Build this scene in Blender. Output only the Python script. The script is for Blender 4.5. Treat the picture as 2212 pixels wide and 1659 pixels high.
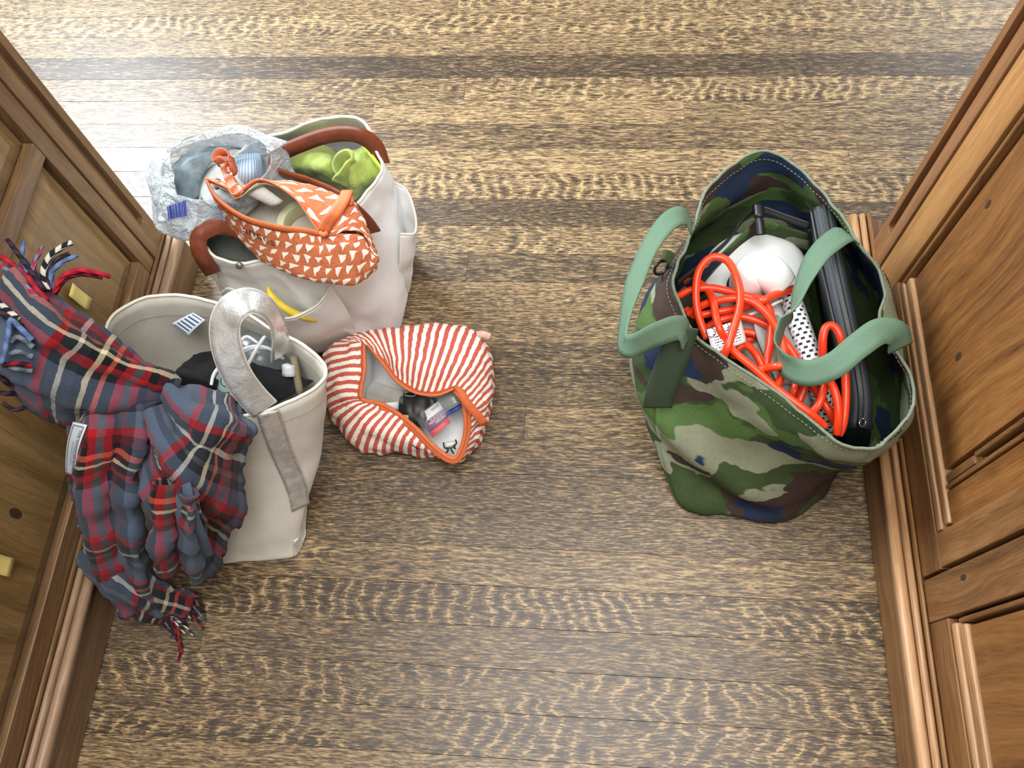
import bpy, bmesh, math, random
import numpy as np
from mathutils import Vector, Matrix, noise

for o in list(bpy.data.objects):
    bpy.data.objects.remove(o, do_unlink=True)
scene = bpy.context.scene
COL = scene.collection
random.seed(7)

# ------------------------------------------------------------------ camera
F_PX = 1769.39                       # focal length for a 2212 px wide frame
CAM_H = 1.21                         # phone held 1.21 m above the floor
ROT = np.array([[0.9963, 0.0261, -0.0824], [0.0569, -0.9156, 0.398], [-0.0651, -0.4012, -0.9137]])
_u, _s, _v = np.linalg.svd(ROT)
ROT = _u @ _v
cam_data = bpy.data.cameras.new('camera')
cam = bpy.data.objects.new('camera', cam_data)
COL.objects.link(cam)
cam_data.sensor_width = 36.0
cam_data.lens = F_PX / 2212 * 36.0
cam_data.clip_start = 0.02
M = Matrix.Identity(4)
for r in range(3):
    M[r][0] = ROT[r][0]; M[r][1] = -ROT[r][1]; M[r][2] = -ROT[r][2]
M[2][3] = CAM_H
cam.matrix_world = M
scene.camera = cam

# ------------------------------------------------------------------ light
scene.view_settings.view_transform = 'Standard'
scene.view_settings.look = 'None'
scene.view_settings.gamma = 1.0
scene.view_settings.use_curve_mapping = False
scene.view_settings.exposure = 0.0
world = bpy.data.worlds.new('world')
scene.world = world
world.use_nodes = True
wn = world.node_tree.nodes
wn['Background'].inputs[0].default_value = (1.0, 0.97, 0.93, 1)
wn['Background'].inputs[1].default_value = 0.42

def area_light(name, loc, target, size, size_y, power, color):
    d = bpy.data.lights.new(name, 'AREA')
    d.shape = 'RECTANGLE'; d.size = size; d.size_y = size_y
    d.energy = power; d.color = color
    o = bpy.data.objects.new(name, d)
    COL.objects.link(o)
    o.location = loc
    o.rotation_euler = (Vector(target) - Vector(loc)).to_track_quat('-Z', 'Y').to_euler()
    return o
# daylight from the windows of the room beyond the passage, and of the room behind the camera
area_light('daylight_left_window', (-1.70, 1.75, 1.55), (0.1, 0.75, 0.1), 1.05, 1.2, 125, (0.86, 0.93, 1.0))
area_light('daylight_right_window', (2.3, 3.4, 1.6), (0.2, 0.6, 0.0), 1.6, 1.3, 42, (0.93, 0.96, 1.0))
area_light('ceiling_light', (0.1, 0.1, 2.5), (0.0, 0.5, 0), 1.4, 1.4, 66, (1.0, 0.98, 0.95))

# ------------------------------------------------------------------ helpers
def at(px, py, z):
    """point seen at pixel (px, py) of the 2212x1659 photograph, standing z metres above the floor"""
    d = ROT @ np.array([px - 1106.0, py - 829.5, F_PX])
    return np.array([0, 0, CAM_H]) + d * ((z - CAM_H) / d[2])

def A(pts):
    return np.array([at(*p) for p in pts])

def cr1(p, per, closed=False):
    """Catmull-Rom through p along axis 0, `per` samples per span"""
    p = np.asarray(p, float); k = len(p)
    if closed:
        q = np.concatenate([p[-1:], p, p[:2]]); spans = k
    else:
        q = np.concatenate([2 * p[:1] - p[1:2], p, 2 * p[-1:] - p[-2:-1]]); spans = k - 1
    out = []
    for i in range(spans):
        a, b, c, d = q[i], q[i + 1], q[i + 2], q[i + 3]
        for j in range(per):
            t = j / per
            out.append(0.5 * (2 * b + (c - a) * t + (2 * a - 5 * b + 4 * c - d) * t * t + (3 * b - a - 3 * c + d) * t ** 3))
    if not closed:
        out.append(p[-1])
    return np.array(out)

def resample(p, n):
    s = np.concatenate([[0], np.cumsum(np.linalg.norm(np.diff(p, axis=0), axis=1))])
    t = np.linspace(0, s[-1], n)
    return np.stack([np.interp(t, s, p[:, k]) for k in range(p.shape[1])], 1)

def path(pts, n=None, per=10, closed=False):
    q = cr1(A(pts), per, closed)
    return q if n is None else resample(q, n)

ORG = {}
def add(name, verts, faces, mat, parent=None, uvs=None, smooth=True, mods=None):
    """link one mesh object; verts in world coordinates, stored relative to the thing's origin"""
    me = bpy.data.meshes.new(name)
    org = ORG.get(parent.name, np.zeros(3)) if parent is not None else np.zeros(3)
    v = np.asarray(verts, float) - org
    me.from_pydata(v.tolist(), [], [list(map(int, f)) for f in faces])
    if uvs is not None:
        uvl = me.uv_layers.new(name='UVMap')
        li = np.empty(len(me.loops), dtype=np.int32)
        me.loops.foreach_get('vertex_index', li)
        uvl.data.foreach_set('uv', np.asarray(uvs, np.float32)[li].ravel())
    if smooth:
        me.polygons.foreach_set('use_smooth', [True] * len(me.polygons))
    if mat is not None:
        me.materials.append(mat)
    me.update()
    o = bpy.data.objects.new(name, me)
    COL.objects.link(o)
    if parent is not None:
        o.parent = parent
    ORG[o.name] = org
    if mods:
        for m in mods:
            if m[0] == 'solid':
                k = o.modifiers.new('solid', 'SOLIDIFY'); k.thickness = m[1]; k.offset = m[2] if len(m) > 2 else 0
            elif m[0] == 'bevel':
                k = o.modifiers.new('bevel', 'BEVEL'); k.width = m[1]; k.segments = m[2]; k.limit_method = 'ANGLE'
            elif m[0] == 'subsurf':
                k = o.modifiers.new('subsurf', 'SUBSURF'); k.levels = m[1]; k.render_levels = m[1]
    return o

def tag(o, label=None, cat=None, group=None, kind=None):
    if label: o['label'] = label
    if cat: o['category'] = cat
    if group: o['group'] = group
    if kind: o['kind'] = kind
    return o

def thing(name, label, cat, loc, group=None):
    o = bpy.data.objects.new(name, None)
    COL.objects.link(o)
    o.empty_display_size = 0.05
    o.location = tuple(loc)
    ORG[o.name] = np.array(loc, float)
    return tag(o, label, cat, group)

def grid_faces(nr, nc, closed=False):
    f = []
    for i in range(nr - 1):
        for j in range(nc if closed else nc - 1):
            k = (j + 1) % nc
            f.append((i * nc + j, i * nc + k, (i + 1) * nc + k, (i + 1) * nc + j))
    return f

def surf(ctrl, per_v=6, per_u=6, closed=False):
    """tensor Catmull-Rom surface through a (rows, cols, 3) control net -> (R, C, 3)"""
    c = np.asarray(ctrl, float)
    a = cr1(c, per_v)                                   # rows
    b = cr1(np.transpose(a, (1, 0, 2)), per_u, closed)  # columns
    return np.transpose(b, (1, 0, 2))

def net(rows):
    return np.array([[at(*p) if len(p) == 3 else np.array(p[1:]) for p in r] for r in rows])

def grid_uv(g, closed=False):
    R_, C_, _ = g.shape
    du = np.linalg.norm(np.diff(g, axis=1), axis=2).mean(0)
    dv = np.linalg.norm(np.diff(g, axis=0), axis=2).mean(1)
    u = np.concatenate([[0], np.cumsum(du)]); v = np.concatenate([[0], np.cumsum(dv)])
    return np.stack(np.meshgrid(u, v), -1).reshape(-1, 2)

def normals(g, closed=False):
    if closed:
        gu = np.roll(g, -1, 1) - np.roll(g, 1, 1)
    else:
        gu = np.gradient(g, axis=1)
    gv = np.gradient(g, axis=0)
    n = np.cross(gu, gv)
    l = np.linalg.norm(n, axis=2, keepdims=True); l[l < 1e-12] = 1
    return n / l

def wrinkle(g, amp, freq, closed=False, seed=0, stretch=(1, 1, 1), fade_rows=0, octv=2):
    n = normals(g, closed)
    out = g.copy()
    R_, C_, _ = g.shape
    for i in range(R_):
        w = 1.0
        if fade_rows:
            w = min(1.0, i / fade_rows)
        for j in range(C_):
            p = g[i, j]
            q = Vector((p[0] * freq * stretch[0] + seed, p[1] * freq * stretch[1] - seed, p[2] * freq * stretch[2] + seed * 2))
            h = noise.noise(q)
            if octv > 1: h += 0.45 * noise.noise(q * 2.3)
            out[i, j] = p + n[i, j] * (amp * h * w)
    return out

def add_grid(name, g, mat, parent=None, closed=False, solid=0.0016, uvs=None, mods=None, off=0):
    R_, C_, _ = g.shape
    if uvs is None:
        uvs = grid_uv(g)
    if closed:                                          # repeat the seam column so that the UVs do not wrap back
        g2 = np.concatenate([g, g[:, :1]], 1)
        uvs = grid_uv(g2)
        g = g2; C_ += 1
    m = [('solid', solid, off)] if solid else []
    return add(name, g.reshape(-1, 3), grid_faces(R_, C_), mat, parent, uvs, True, m + (mods or []))

def frames(p):
    t = np.gradient(p, axis=0)
    t /= np.linalg.norm(t, axis=1, keepdims=True) + 1e-12
    n = np.cross(t[0], [0.13, 0.21, 0.97])
    if np.linalg.norm(n) < 1e-3: n = np.cross(t[0], [1, 0, 0])
    n /= np.linalg.norm(n)
    ns = [n]
    for i in range(1, len(p)):
        n = ns[-1] - np.dot(ns[-1], t[i]) * t[i]
        ns.append(n / (np.linalg.norm(n) + 1e-12))
    ns = np.array(ns)
    return t, ns, np.cross(t, ns)

def tube_data(p, r, sides=10, caps=True):
    t, n, b = frames(p)
    r = np.broadcast_to(np.asarray(r, float), (len(p),))
    a = np.linspace(0, 2 * math.pi, sides, endpoint=False)
    v = (p[:, None] + r[:, None, None] * (np.cos(a)[None, :, None] * n[:, None] + np.sin(a)[None, :, None] * b[:, None])).reshape(-1, 3)
    f = grid_faces(len(p), sides, True)
    s = np.concatenate([[0], np.cumsum(np.linalg.norm(np.diff(p, axis=0), axis=1))])
    uv = np.stack([np.repeat(s, sides), np.tile(np.arange(sides) / sides, len(p))], 1)
    if caps:
        f.append(tuple(range(sides))[::-1])
        f.append(tuple(range((len(p) - 1) * sides, len(p) * sides)))
    return v, f, uv

def tube(name, p, r, mat, parent=None, sides=10, mods=None):
    v, f, uv = tube_data(p, r, sides)
    return add(name, v, f, mat, parent, uv, True, mods)

def merge(parts):
    V, Fc, U = [], [], []; k = 0
    for v, f, uv in parts:
        V.append(v); U.append(uv); Fc += [tuple(i + k for i in q) for q in f]; k += len(v)
    return np.concatenate(V), Fc, np.concatenate(U)

def ribbon(name, p, side, width, mat, parent=None, thick=0.0018, cross=5, curl=0.0):
    """a strap: p centre line (n,3), side the direction of its width at each point"""
    p = np.asarray(p); n = len(p)
    side = np.asarray(side, float)
    side = side / np.linalg.norm(side, axis=1, keepdims=True)
    w = np.broadcast_to(np.asarray(width, float), (n,))
    t = np.gradient(p, axis=0); t /= np.linalg.norm(t, axis=1, keepdims=True)
    side = side - (side * t).sum(1, keepdims=True) * t
    side /= np.linalg.norm(side, axis=1, keepdims=True)
    nn = np.cross(t, side)
    k = np.linspace(-0.5, 0.5, cross)
    g = p[:, None] + side[:, None] * (k[None, :, None] * w[:, None, None]) + nn[:, None] * (curl * (4 * k * k)[None, :, None])
    s = np.concatenate([[0], np.cumsum(np.linalg.norm(np.diff(p, axis=0), axis=1))])
    uv = np.stack([np.tile(k, n), np.repeat(s, cross)], 1)
    return add_grid(name, g, mat, parent, solid=thick, uvs=uv)

def box_data(x0, x1, y0, y1, z0, z1):
    v = [(x, y, z) for x in (x0, x1) for y in (y0, y1) for z in (z0, z1)]
    f = [(0, 1, 3, 2), (4, 6, 7, 5), (0, 4, 5, 1), (2, 3, 7, 6), (0, 2, 6, 4), (1, 5, 7, 3)]
    return np.array(v, float), f, np.zeros((8, 2))

def box(name, lo, hi, mat, parent=None, bevel=0.0, seg=1):
    v, f, uv = box_data(lo[0], hi[0], lo[1], hi[1], lo[2], hi[2])
    return add(name, v, f, mat, parent, None, False, [('bevel', bevel, seg)] if bevel else None)

def prism(name, poly, axis, a, b, mat, parent=None, bevel=0.0, smooth=False):
    """polygon in the two other axes, extruded along `axis` from a to b"""
    n = len(poly); V = []
    for c in (a, b):
        for (s, t) in poly:
            V.append({0: (c, s, t), 1: (s, c, t), 2: (s, t, c)}[axis])
    f = [tuple(range(n))[::-1], tuple(range(n, 2 * n))] + [(i, (i + 1) % n, n + (i + 1) % n, n + i) for i in range(n)]
    o = add(name, V, f, mat, parent, None, smooth, [('bevel', bevel, 2)] if bevel else None)
    bm = bmesh.new(); bm.from_mesh(o.data); bmesh.ops.recalc_face_normals(bm, faces=bm.faces); bm.to_mesh(o.data); bm.free()
    return o

# ------------------------------------------------------------------ material helpers
def srgb(r, g, b):
    f = lambda c: (c / 255 / 12.92) if c <= 10 else ((c / 255 + 0.055) / 1.055) ** 2.4
    return (f(r), f(g), f(b), 1)

class NT:
    def __init__(s, name):
        s.mat = bpy.data.materials.new(name); s.mat.use_nodes = True
        s.t = s.mat.node_tree; s.n = s.t.nodes; s.l = s.t.links
        s.bsdf = s.n['Principled BSDF']
    def node(s, ty, **kw):
        o = s.n.new(ty)
        for k, v in kw.items(): setattr(o, k, v)
        return o
    def put(s, sock, v):
        if v is None: return
        if hasattr(v, 'is_output'): s.l.new(v, sock)
        else:
            try: sock.default_value = v
            except Exception: sock.default_value = tuple(v)[:len(sock.default_value)]
    def m(s, op, a, b=None, c=None):
        o = s.node('ShaderNodeMath', operation=op)
        s.put(o.inputs[0], a)
        if b is not None: s.put(o.inputs[1], b)
        if c is not None: s.put(o.inputs[2], c)
        return o.outputs[0]
    def vm(s, op, a, b=None):
        o = s.node('ShaderNodeVectorMath', operation=op)
        s.put(o.inputs[0], a)
        if b is not None: s.put(o.inputs[1], b)
        return o.outputs[0]
    def sep(s, v):
        o = s.node('ShaderNodeSeparateXYZ'); s.put(o.inputs[0], v); return o.outputs
    def comb(s, x, y, z=0.0):
        o = s.node('ShaderNodeCombineXYZ'); s.put(o.inputs[0], x); s.put(o.inputs[1], y); s.put(o.inputs[2], z); return o.outputs[0]
    def noise(s, vec, scale=1.0, detail=2.0, rough=0.5, dist=0.0):
        o = s.node('ShaderNodeTexNoise'); s.put(o.inputs['Vector'], vec)
        o.inputs['Scale'].default_value = scale; o.inputs['Detail'].default_value = detail
        o.inputs['Roughness'].default_value = rough; o.inputs['Distortion'].default_value = dist
        return o.outputs['Fac']
    def ramp(s, fac, stops, interp='LINEAR'):
        o = s.node('ShaderNodeValToRGB'); cr = o.color_ramp; cr.interpolation = interp
        while len(cr.elements) < len(stops): cr.elements.new(0.5)
        for e, (p, c) in zip(cr.elements, stops):
            e.position = p; e.color = c if len(c) == 4 else (*c, 1)
        s.put(o.inputs[0], fac); return o.outputs[0]
    def step(s, x, lo, hi):
        o = s.node('ShaderNodeMapRange', interpolation_type='SMOOTHSTEP'); s.put(o.inputs[0], x)
        s.put(o.inputs[1], lo); s.put(o.inputs[2], hi); return o.outputs[0]
    def mix(s, fac, a, b, mode='MIX'):
        o = s.node('ShaderNodeMix', data_type='RGBA', blend_type=mode)
        s.put(o.inputs[0], fac); s.put(o.inputs[6], a); s.put(o.inputs[7], b); return o.outputs[2]
    def pos(s): return s.node('ShaderNodeNewGeometry').outputs['Position']
    def uv(s): return s.node('ShaderNodeTexCoord').outputs['UV']
    def bump(s, h, strength=0.2, dist=0.001):
        o = s.node('ShaderNodeBump'); o.inputs['Strength'].default_value = strength; o.inputs['Distance'].default_value = dist
        s.put(o.inputs['Height'], h); s.l.new(o.outputs[0], s.bsdf.inputs['Normal'])
    def out(s, color, rough=0.7, spec=None, metal=None, **kw):
        s.put(s.bsdf.inputs['Base Color'], color); s.put(s.bsdf.inputs['Roughness'], rough)
        if spec is not None: s.put(s.bsdf.inputs['Specular IOR Level'], spec)
        if metal is not None: s.put(s.bsdf.inputs['Metallic'], metal)
        for k, v in kw.items(): s.put(s.bsdf.inputs[k], v)
        return s.mat

def plain(name, col, rough=0.6, var=0.08, scale=60, bump=0.0, bscale=400, **kw):
    """one colour with slight natural mottling and an optional fine relief"""
    t = NT(name)
    p = t.pos()
    k = t.noise(p, scale, 3)
    c = t.mix(1.0, col, t.ramp(k, [(0.25, (1 - var,) * 3), (0.75, (1 + var,) * 3)]), 'MULTIPLY')
    if bump: t.bump(t.noise(p, bscale, 2), bump, 0.0006)
    return t.out(c, rough, **kw)

# ------------------------------------------------------------------ wood materials
def floor_wood():
    t = NT('quartersawn_oak_floor')
    p = t.pos(); x, y, z = t.sep(p)
    oi = t.node('ShaderNodeObjectInfo')
    rnd = oi.outputs['Random']
    tone, fleck, slope = t.sep(oi.outputs['Color'])
    off = t.m('MULTIPLY', rnd, 91.0)
    xo = t.m('ADD', x, off)
    warp = t.noise(t.comb(t.m('MULTIPLY', xo, 5), t.m('MULTIPLY', y, 9), off), 1, 2)
    yw = t.m('ADD', y, t.m('MULTIPLY', t.m('SUBTRACT', warp, 0.5), 0.03))
    streak = t.noise(t.comb(t.m('MULTIPLY', xo, 38), t.m('MULTIPLY', yw, 360), off), 1, 3, 0.6)
    pores = t.noise(t.comb(t.m('MULTIPLY', xo, 95), t.m('MULTIPLY', yw, 640), off), 1, 2, 0.6)
    broad = t.noise(t.comb(t.m('MULTIPLY', xo, 3.0), t.m('MULTIPLY', yw, 40), off), 1, 2)
    # ray flecks: jagged light bands that cross the grain
    w1 = t.noise(t.comb(t.m('MULTIPLY', xo, 5), t.m('MULTIPLY', y, 16), off), 1, 3, 0.6)
    sl = t.m('MULTIPLY', t.m('SUBTRACT', slope, 0.5), 420.0)
    ph = t.m('ADD', t.m('ADD', t.m('MULTIPLY', xo, t.m('ADD', 170.0, t.m('MULTIPLY', rnd, 120.0))), t.m('MULTIPLY', y, sl)), t.m('MULTIPLY', w1, 26.0))
    band = t.m('SINE', ph)
    band = t.m('ADD', band, t.m('MULTIPLY', t.m('SUBTRACT', pores, 0.5), 2.2))
    fl = t.step(band, 0.70, 1.05)
    gate = t.step(t.noise(t.comb(t.m('MULTIPLY', xo, 7), t.m('MULTIPLY', y, 22), t.m('ADD', off, 9)), 1, 2), t.m('SUBTRACT', 0.80, t.m('MULTIPLY', fleck, 0.62)), t.m('SUBTRACT', 1.0, t.m('MULTIPLY', fleck, 0.62)))
    fl = t.m('MULTIPLY', t.m('MULTIPLY', fl, gate), t.m('MINIMUM', t.m('MULTIPLY', fleck, 1.5), 1.0))
    dk = t.m('MULTIPLY', t.step(t.m('MULTIPLY', band, -1.0), 0.1, 0.9), t.m('MULTIPLY', gate, t.m('MULTIPLY', fleck, 0.30)))
    val = t.m('ADD', t.m('MULTIPLY', t.m('SUBTRACT', streak, 0.5), 2.3), 0.46)
    val = t.m('ADD', val, t.m('MULTIPLY', t.m('SUBTRACT', pores, 0.5), 2.1))
    val = t.m('ADD', val, t.m('MULTIPLY', t.m('SUBTRACT', broad, 0.5), 0.35))
    val = t.m('ADD', val, t.m('MULTIPLY', t.m('SUBTRACT', tone, 0.52), 1.35))
    val = t.m('SUBTRACT', val, dk)
    val = t.m('ADD', val, t.m('MULTIPLY', fl, 0.50))
    c = t.ramp(val, [(0.0, srgb(54, 44, 34)), (0.28, srgb(82, 67, 50)), (0.52, srgb(114, 94, 67)), (0.78, srgb(148, 123, 87)), (1.0, srgb(176, 150, 109))])
    t.bump(val, 0.10, 0.0005)
    return t.out(c, t.m('ADD', 0.33, t.m('MULTIPLY', pores, 0.12)), 0.5)

def trim_wood(name, axis, dark, mid, light, scale=1.0, rough=0.38, fig=1.0):
    """stained oak; the grain runs along world axis 1 (Y) or 2 (Z)"""
    t = NT(name)
    p = t.pos(); x, y, z = t.sep(p)
    oi = t.node('ShaderNodeObjectInfo')
    off = t.m('MULTIPLY', oi.outputs['Random'], 37.0)
    g, c = (z, y) if axis == 2 else (y, z)
    c = t.m('ADD', c, t.m('MULTIPLY', x, 1.0))
    g = t.m('ADD', g, off)
    wv = t.noise(t.comb(t.m('MULTIPLY', g, 3.2 * scale), t.m('MULTIPLY', c, 9 * scale), off), 1, 2)
    cw = t.m('ADD', c, t.m('MULTIPLY', t.m('SUBTRACT', wv, 0.5), 0.075 * fig))
    rings = t.noise(t.comb(t.m('MULTIPLY', g, 1.2), t.m('MULTIPLY', cw, 52 * scale), off), 1, 3, 0.65)
    fine = t.noise(t.comb(t.m('MULTIPLY', g, 26), t.m('MULTIPLY', cw, 420), off), 1, 3, 0.6)
    blotch = t.noise(t.comb(t.m('MULTIPLY', g, 4), t.m('MULTIPLY', c, 7), t.m('ADD', off, 4)), 1, 2)
    val = t.m('ADD', t.m('MULTIPLY', t.m('SUBTRACT', rings, 0.5), 1.5), 0.5)
    val = t.m('ADD', val, t.m('MULTIPLY', t.m('SUBTRACT', fine, 0.5), 0.9))
    val = t.m('ADD', val, t.m('MULTIPLY', t.m('SUBTRACT', blotch, 0.5), 0.5))
    col = t.ramp(val, [(0.05, dark), (0.5, mid), (0.95, light)])
    t.bump(val, 0.12, 0.0006)
    return t.out(col, t.m('ADD', rough, t.m('MULTIPLY', fine, 0.12)), 0.45)

M_FLOOR = floor_wood()
OAK = (srgb(80, 53, 30), srgb(122, 84, 47), srgb(150, 110, 67))
M_OAK_V = trim_wood('stained_oak_upright', 2, *OAK)
M_OAK_V2 = trim_wood('stained_oak_light_stile', 2, srgb(126, 86, 46), srgb(162, 116, 66), srgb(184, 138, 86), 0.6, 0.38, 0.5)
M_OAK_H = trim_wood('stained_oak_level', 1, *OAK)
M_OAK_PIL = trim_wood('stained_oak_pilaster', 2, srgb(94, 62, 37), srgb(126, 86, 53), srgb(148, 105, 68), 0.6, 0.42, 0.4)
M_OAK_PANEL = trim_wood('stained_oak_panel', 2, srgb(78, 48, 24), srgb(126, 82, 40), srgb(152, 106, 58), 0.75, 0.40, 0.9)
M_OAK_CAP = trim_wood('lit_oak_moulding', 1, srgb(120, 82, 48), srgb(176, 134, 94), srgb(206, 168, 128), 1.0, 0.34, 0.4)  # same oak, paler: window light on the mouldings put into the colour
OAKS = {'right': (M_OAK_V, M_OAK_V2, M_OAK_H, M_OAK_PIL, M_OAK_PANEL, M_OAK_CAP)}
_a = (srgb(76, 56, 37), srgb(114, 86, 57), srgb(140, 110, 77))  # same oak for the left wall, its cooler shade painted into the tones
OAKS['left'] = (trim_wood('shaded_oak_upright', 2, *_a), trim_wood('shaded_oak_stile', 2, *_a), trim_wood('shaded_oak_level', 1, *_a), trim_wood('shaded_oak_pilaster', 2, *_a, 0.6, 0.42, 0.4),
                trim_wood('shaded_oak_panel', 2, srgb(88, 66, 38), srgb(128, 100, 61), srgb(154, 124, 82), 0.75, 0.36, 1.0), trim_wood('shaded_oak_moulding', 1, srgb(104, 78, 54), srgb(150, 122, 96), srgb(184, 154, 126), 1.0, 0.34, 0.4))
M_KNOT = plain('dark_brown_knot', srgb(62, 42, 26), 0.6, 0.3, 300)
M_DARK = plain('dark_gap', srgb(26, 18, 12), 0.9)

# ------------------------------------------------------------------ floor: one oak strip per row, butt joints where the photo shows them
ROWW, ROW0 = 0.057, 1.3445            # strip width; far edge of row 0
floor = box('floor', (-2.2, -1.0, -0.030), (2.2, 2.4, -0.012), M_DARK)
tag(floor, 'quartersawn oak strip floor with brown stain and pale flecks', 'floor', kind='structure')
# tone 0..1, fleck 0..1, slope of the flecks 0..1 by row
ROWS = {-1: (.56, .45, .75), 0: (.60, .75, .30), 1: (.60, .30, .6), 2: (.26, .12, .5), 3: (.52, .50, .28), 4: (.55, .25, .6), 5: (.40, .0, .5),
        6: (.60, .10, .4), 7: (.50, .95, .55), 8: (.30, .05, .5), 9: (.56, .60, .4), 10: (.42, .30, .7), 11: (.54, .15, .7), 12: (.60, .12, .3),
        13: (.40, .10, .6), 14: (.38, .10, .6), 15: (.46, .15, .6), 16: (.38, .15, .7), 17: (.46, .20, .65), 18: (.50, .12, .6), 19: (.56, .45, .72),
        20: (.50, .95, .72), 21: (.38, .45, .35), 22: (.40, .85, .70), 23: (.44, .55, .25), 24: (.60, .15, .5), 25: (.45, .4, .5)}
JOINTS = {0: [(2037, 50)], 3: [(1005, 190)], 4: [(1478, 242), (806, 240)], 15: [(1133, 910)], 9: [(1700, 520)], 13: [(1400, 775)]}
rng = random.Random(11)
for i in range(-17, 38):
    y1 = ROW0 - i * ROWW; y0 = y1 - ROWW
    if y1 < -0.9: break
    xs = [-2.1]
    if i in JOINTS:
        xs += sorted(at(a, b, 0)[0] for a, b in JOINTS[i])
    else:
        c = -2.1 + rng.uniform(0.2, 2.0)
        while c < 2.0:
            if not (-0.05 < c < 0.16): xs.append(c)
            c += rng.uniform(1.2, 2.4)
    xs.append(2.1)
    for k in range(len(xs) - 1):
        a, b = xs[k] + 0.00015, xs[k + 1] - 0.00015
        if b - a < 0.02: continue
        tn, fk, sl = ROWS.get(i, (rng.uniform(.35, .6), rng.choice([.1, .3, .7]), rng.uniform(.2, .8)))
        if k % 2: tn += rng.uniform(-.05, .10); fk = min(1, max(0, fk + rng.uniform(-.25, .25)))
        dz = rng.uniform(-0.0002, 0.0002)
        o = box('plank', (a, y0 + 0.00015, -0.012), (b, y1 - 0.00015, dz), M_FLOOR, floor, 0.0003, 1)
        o.color = (tn, fk, sl, 1)

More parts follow.
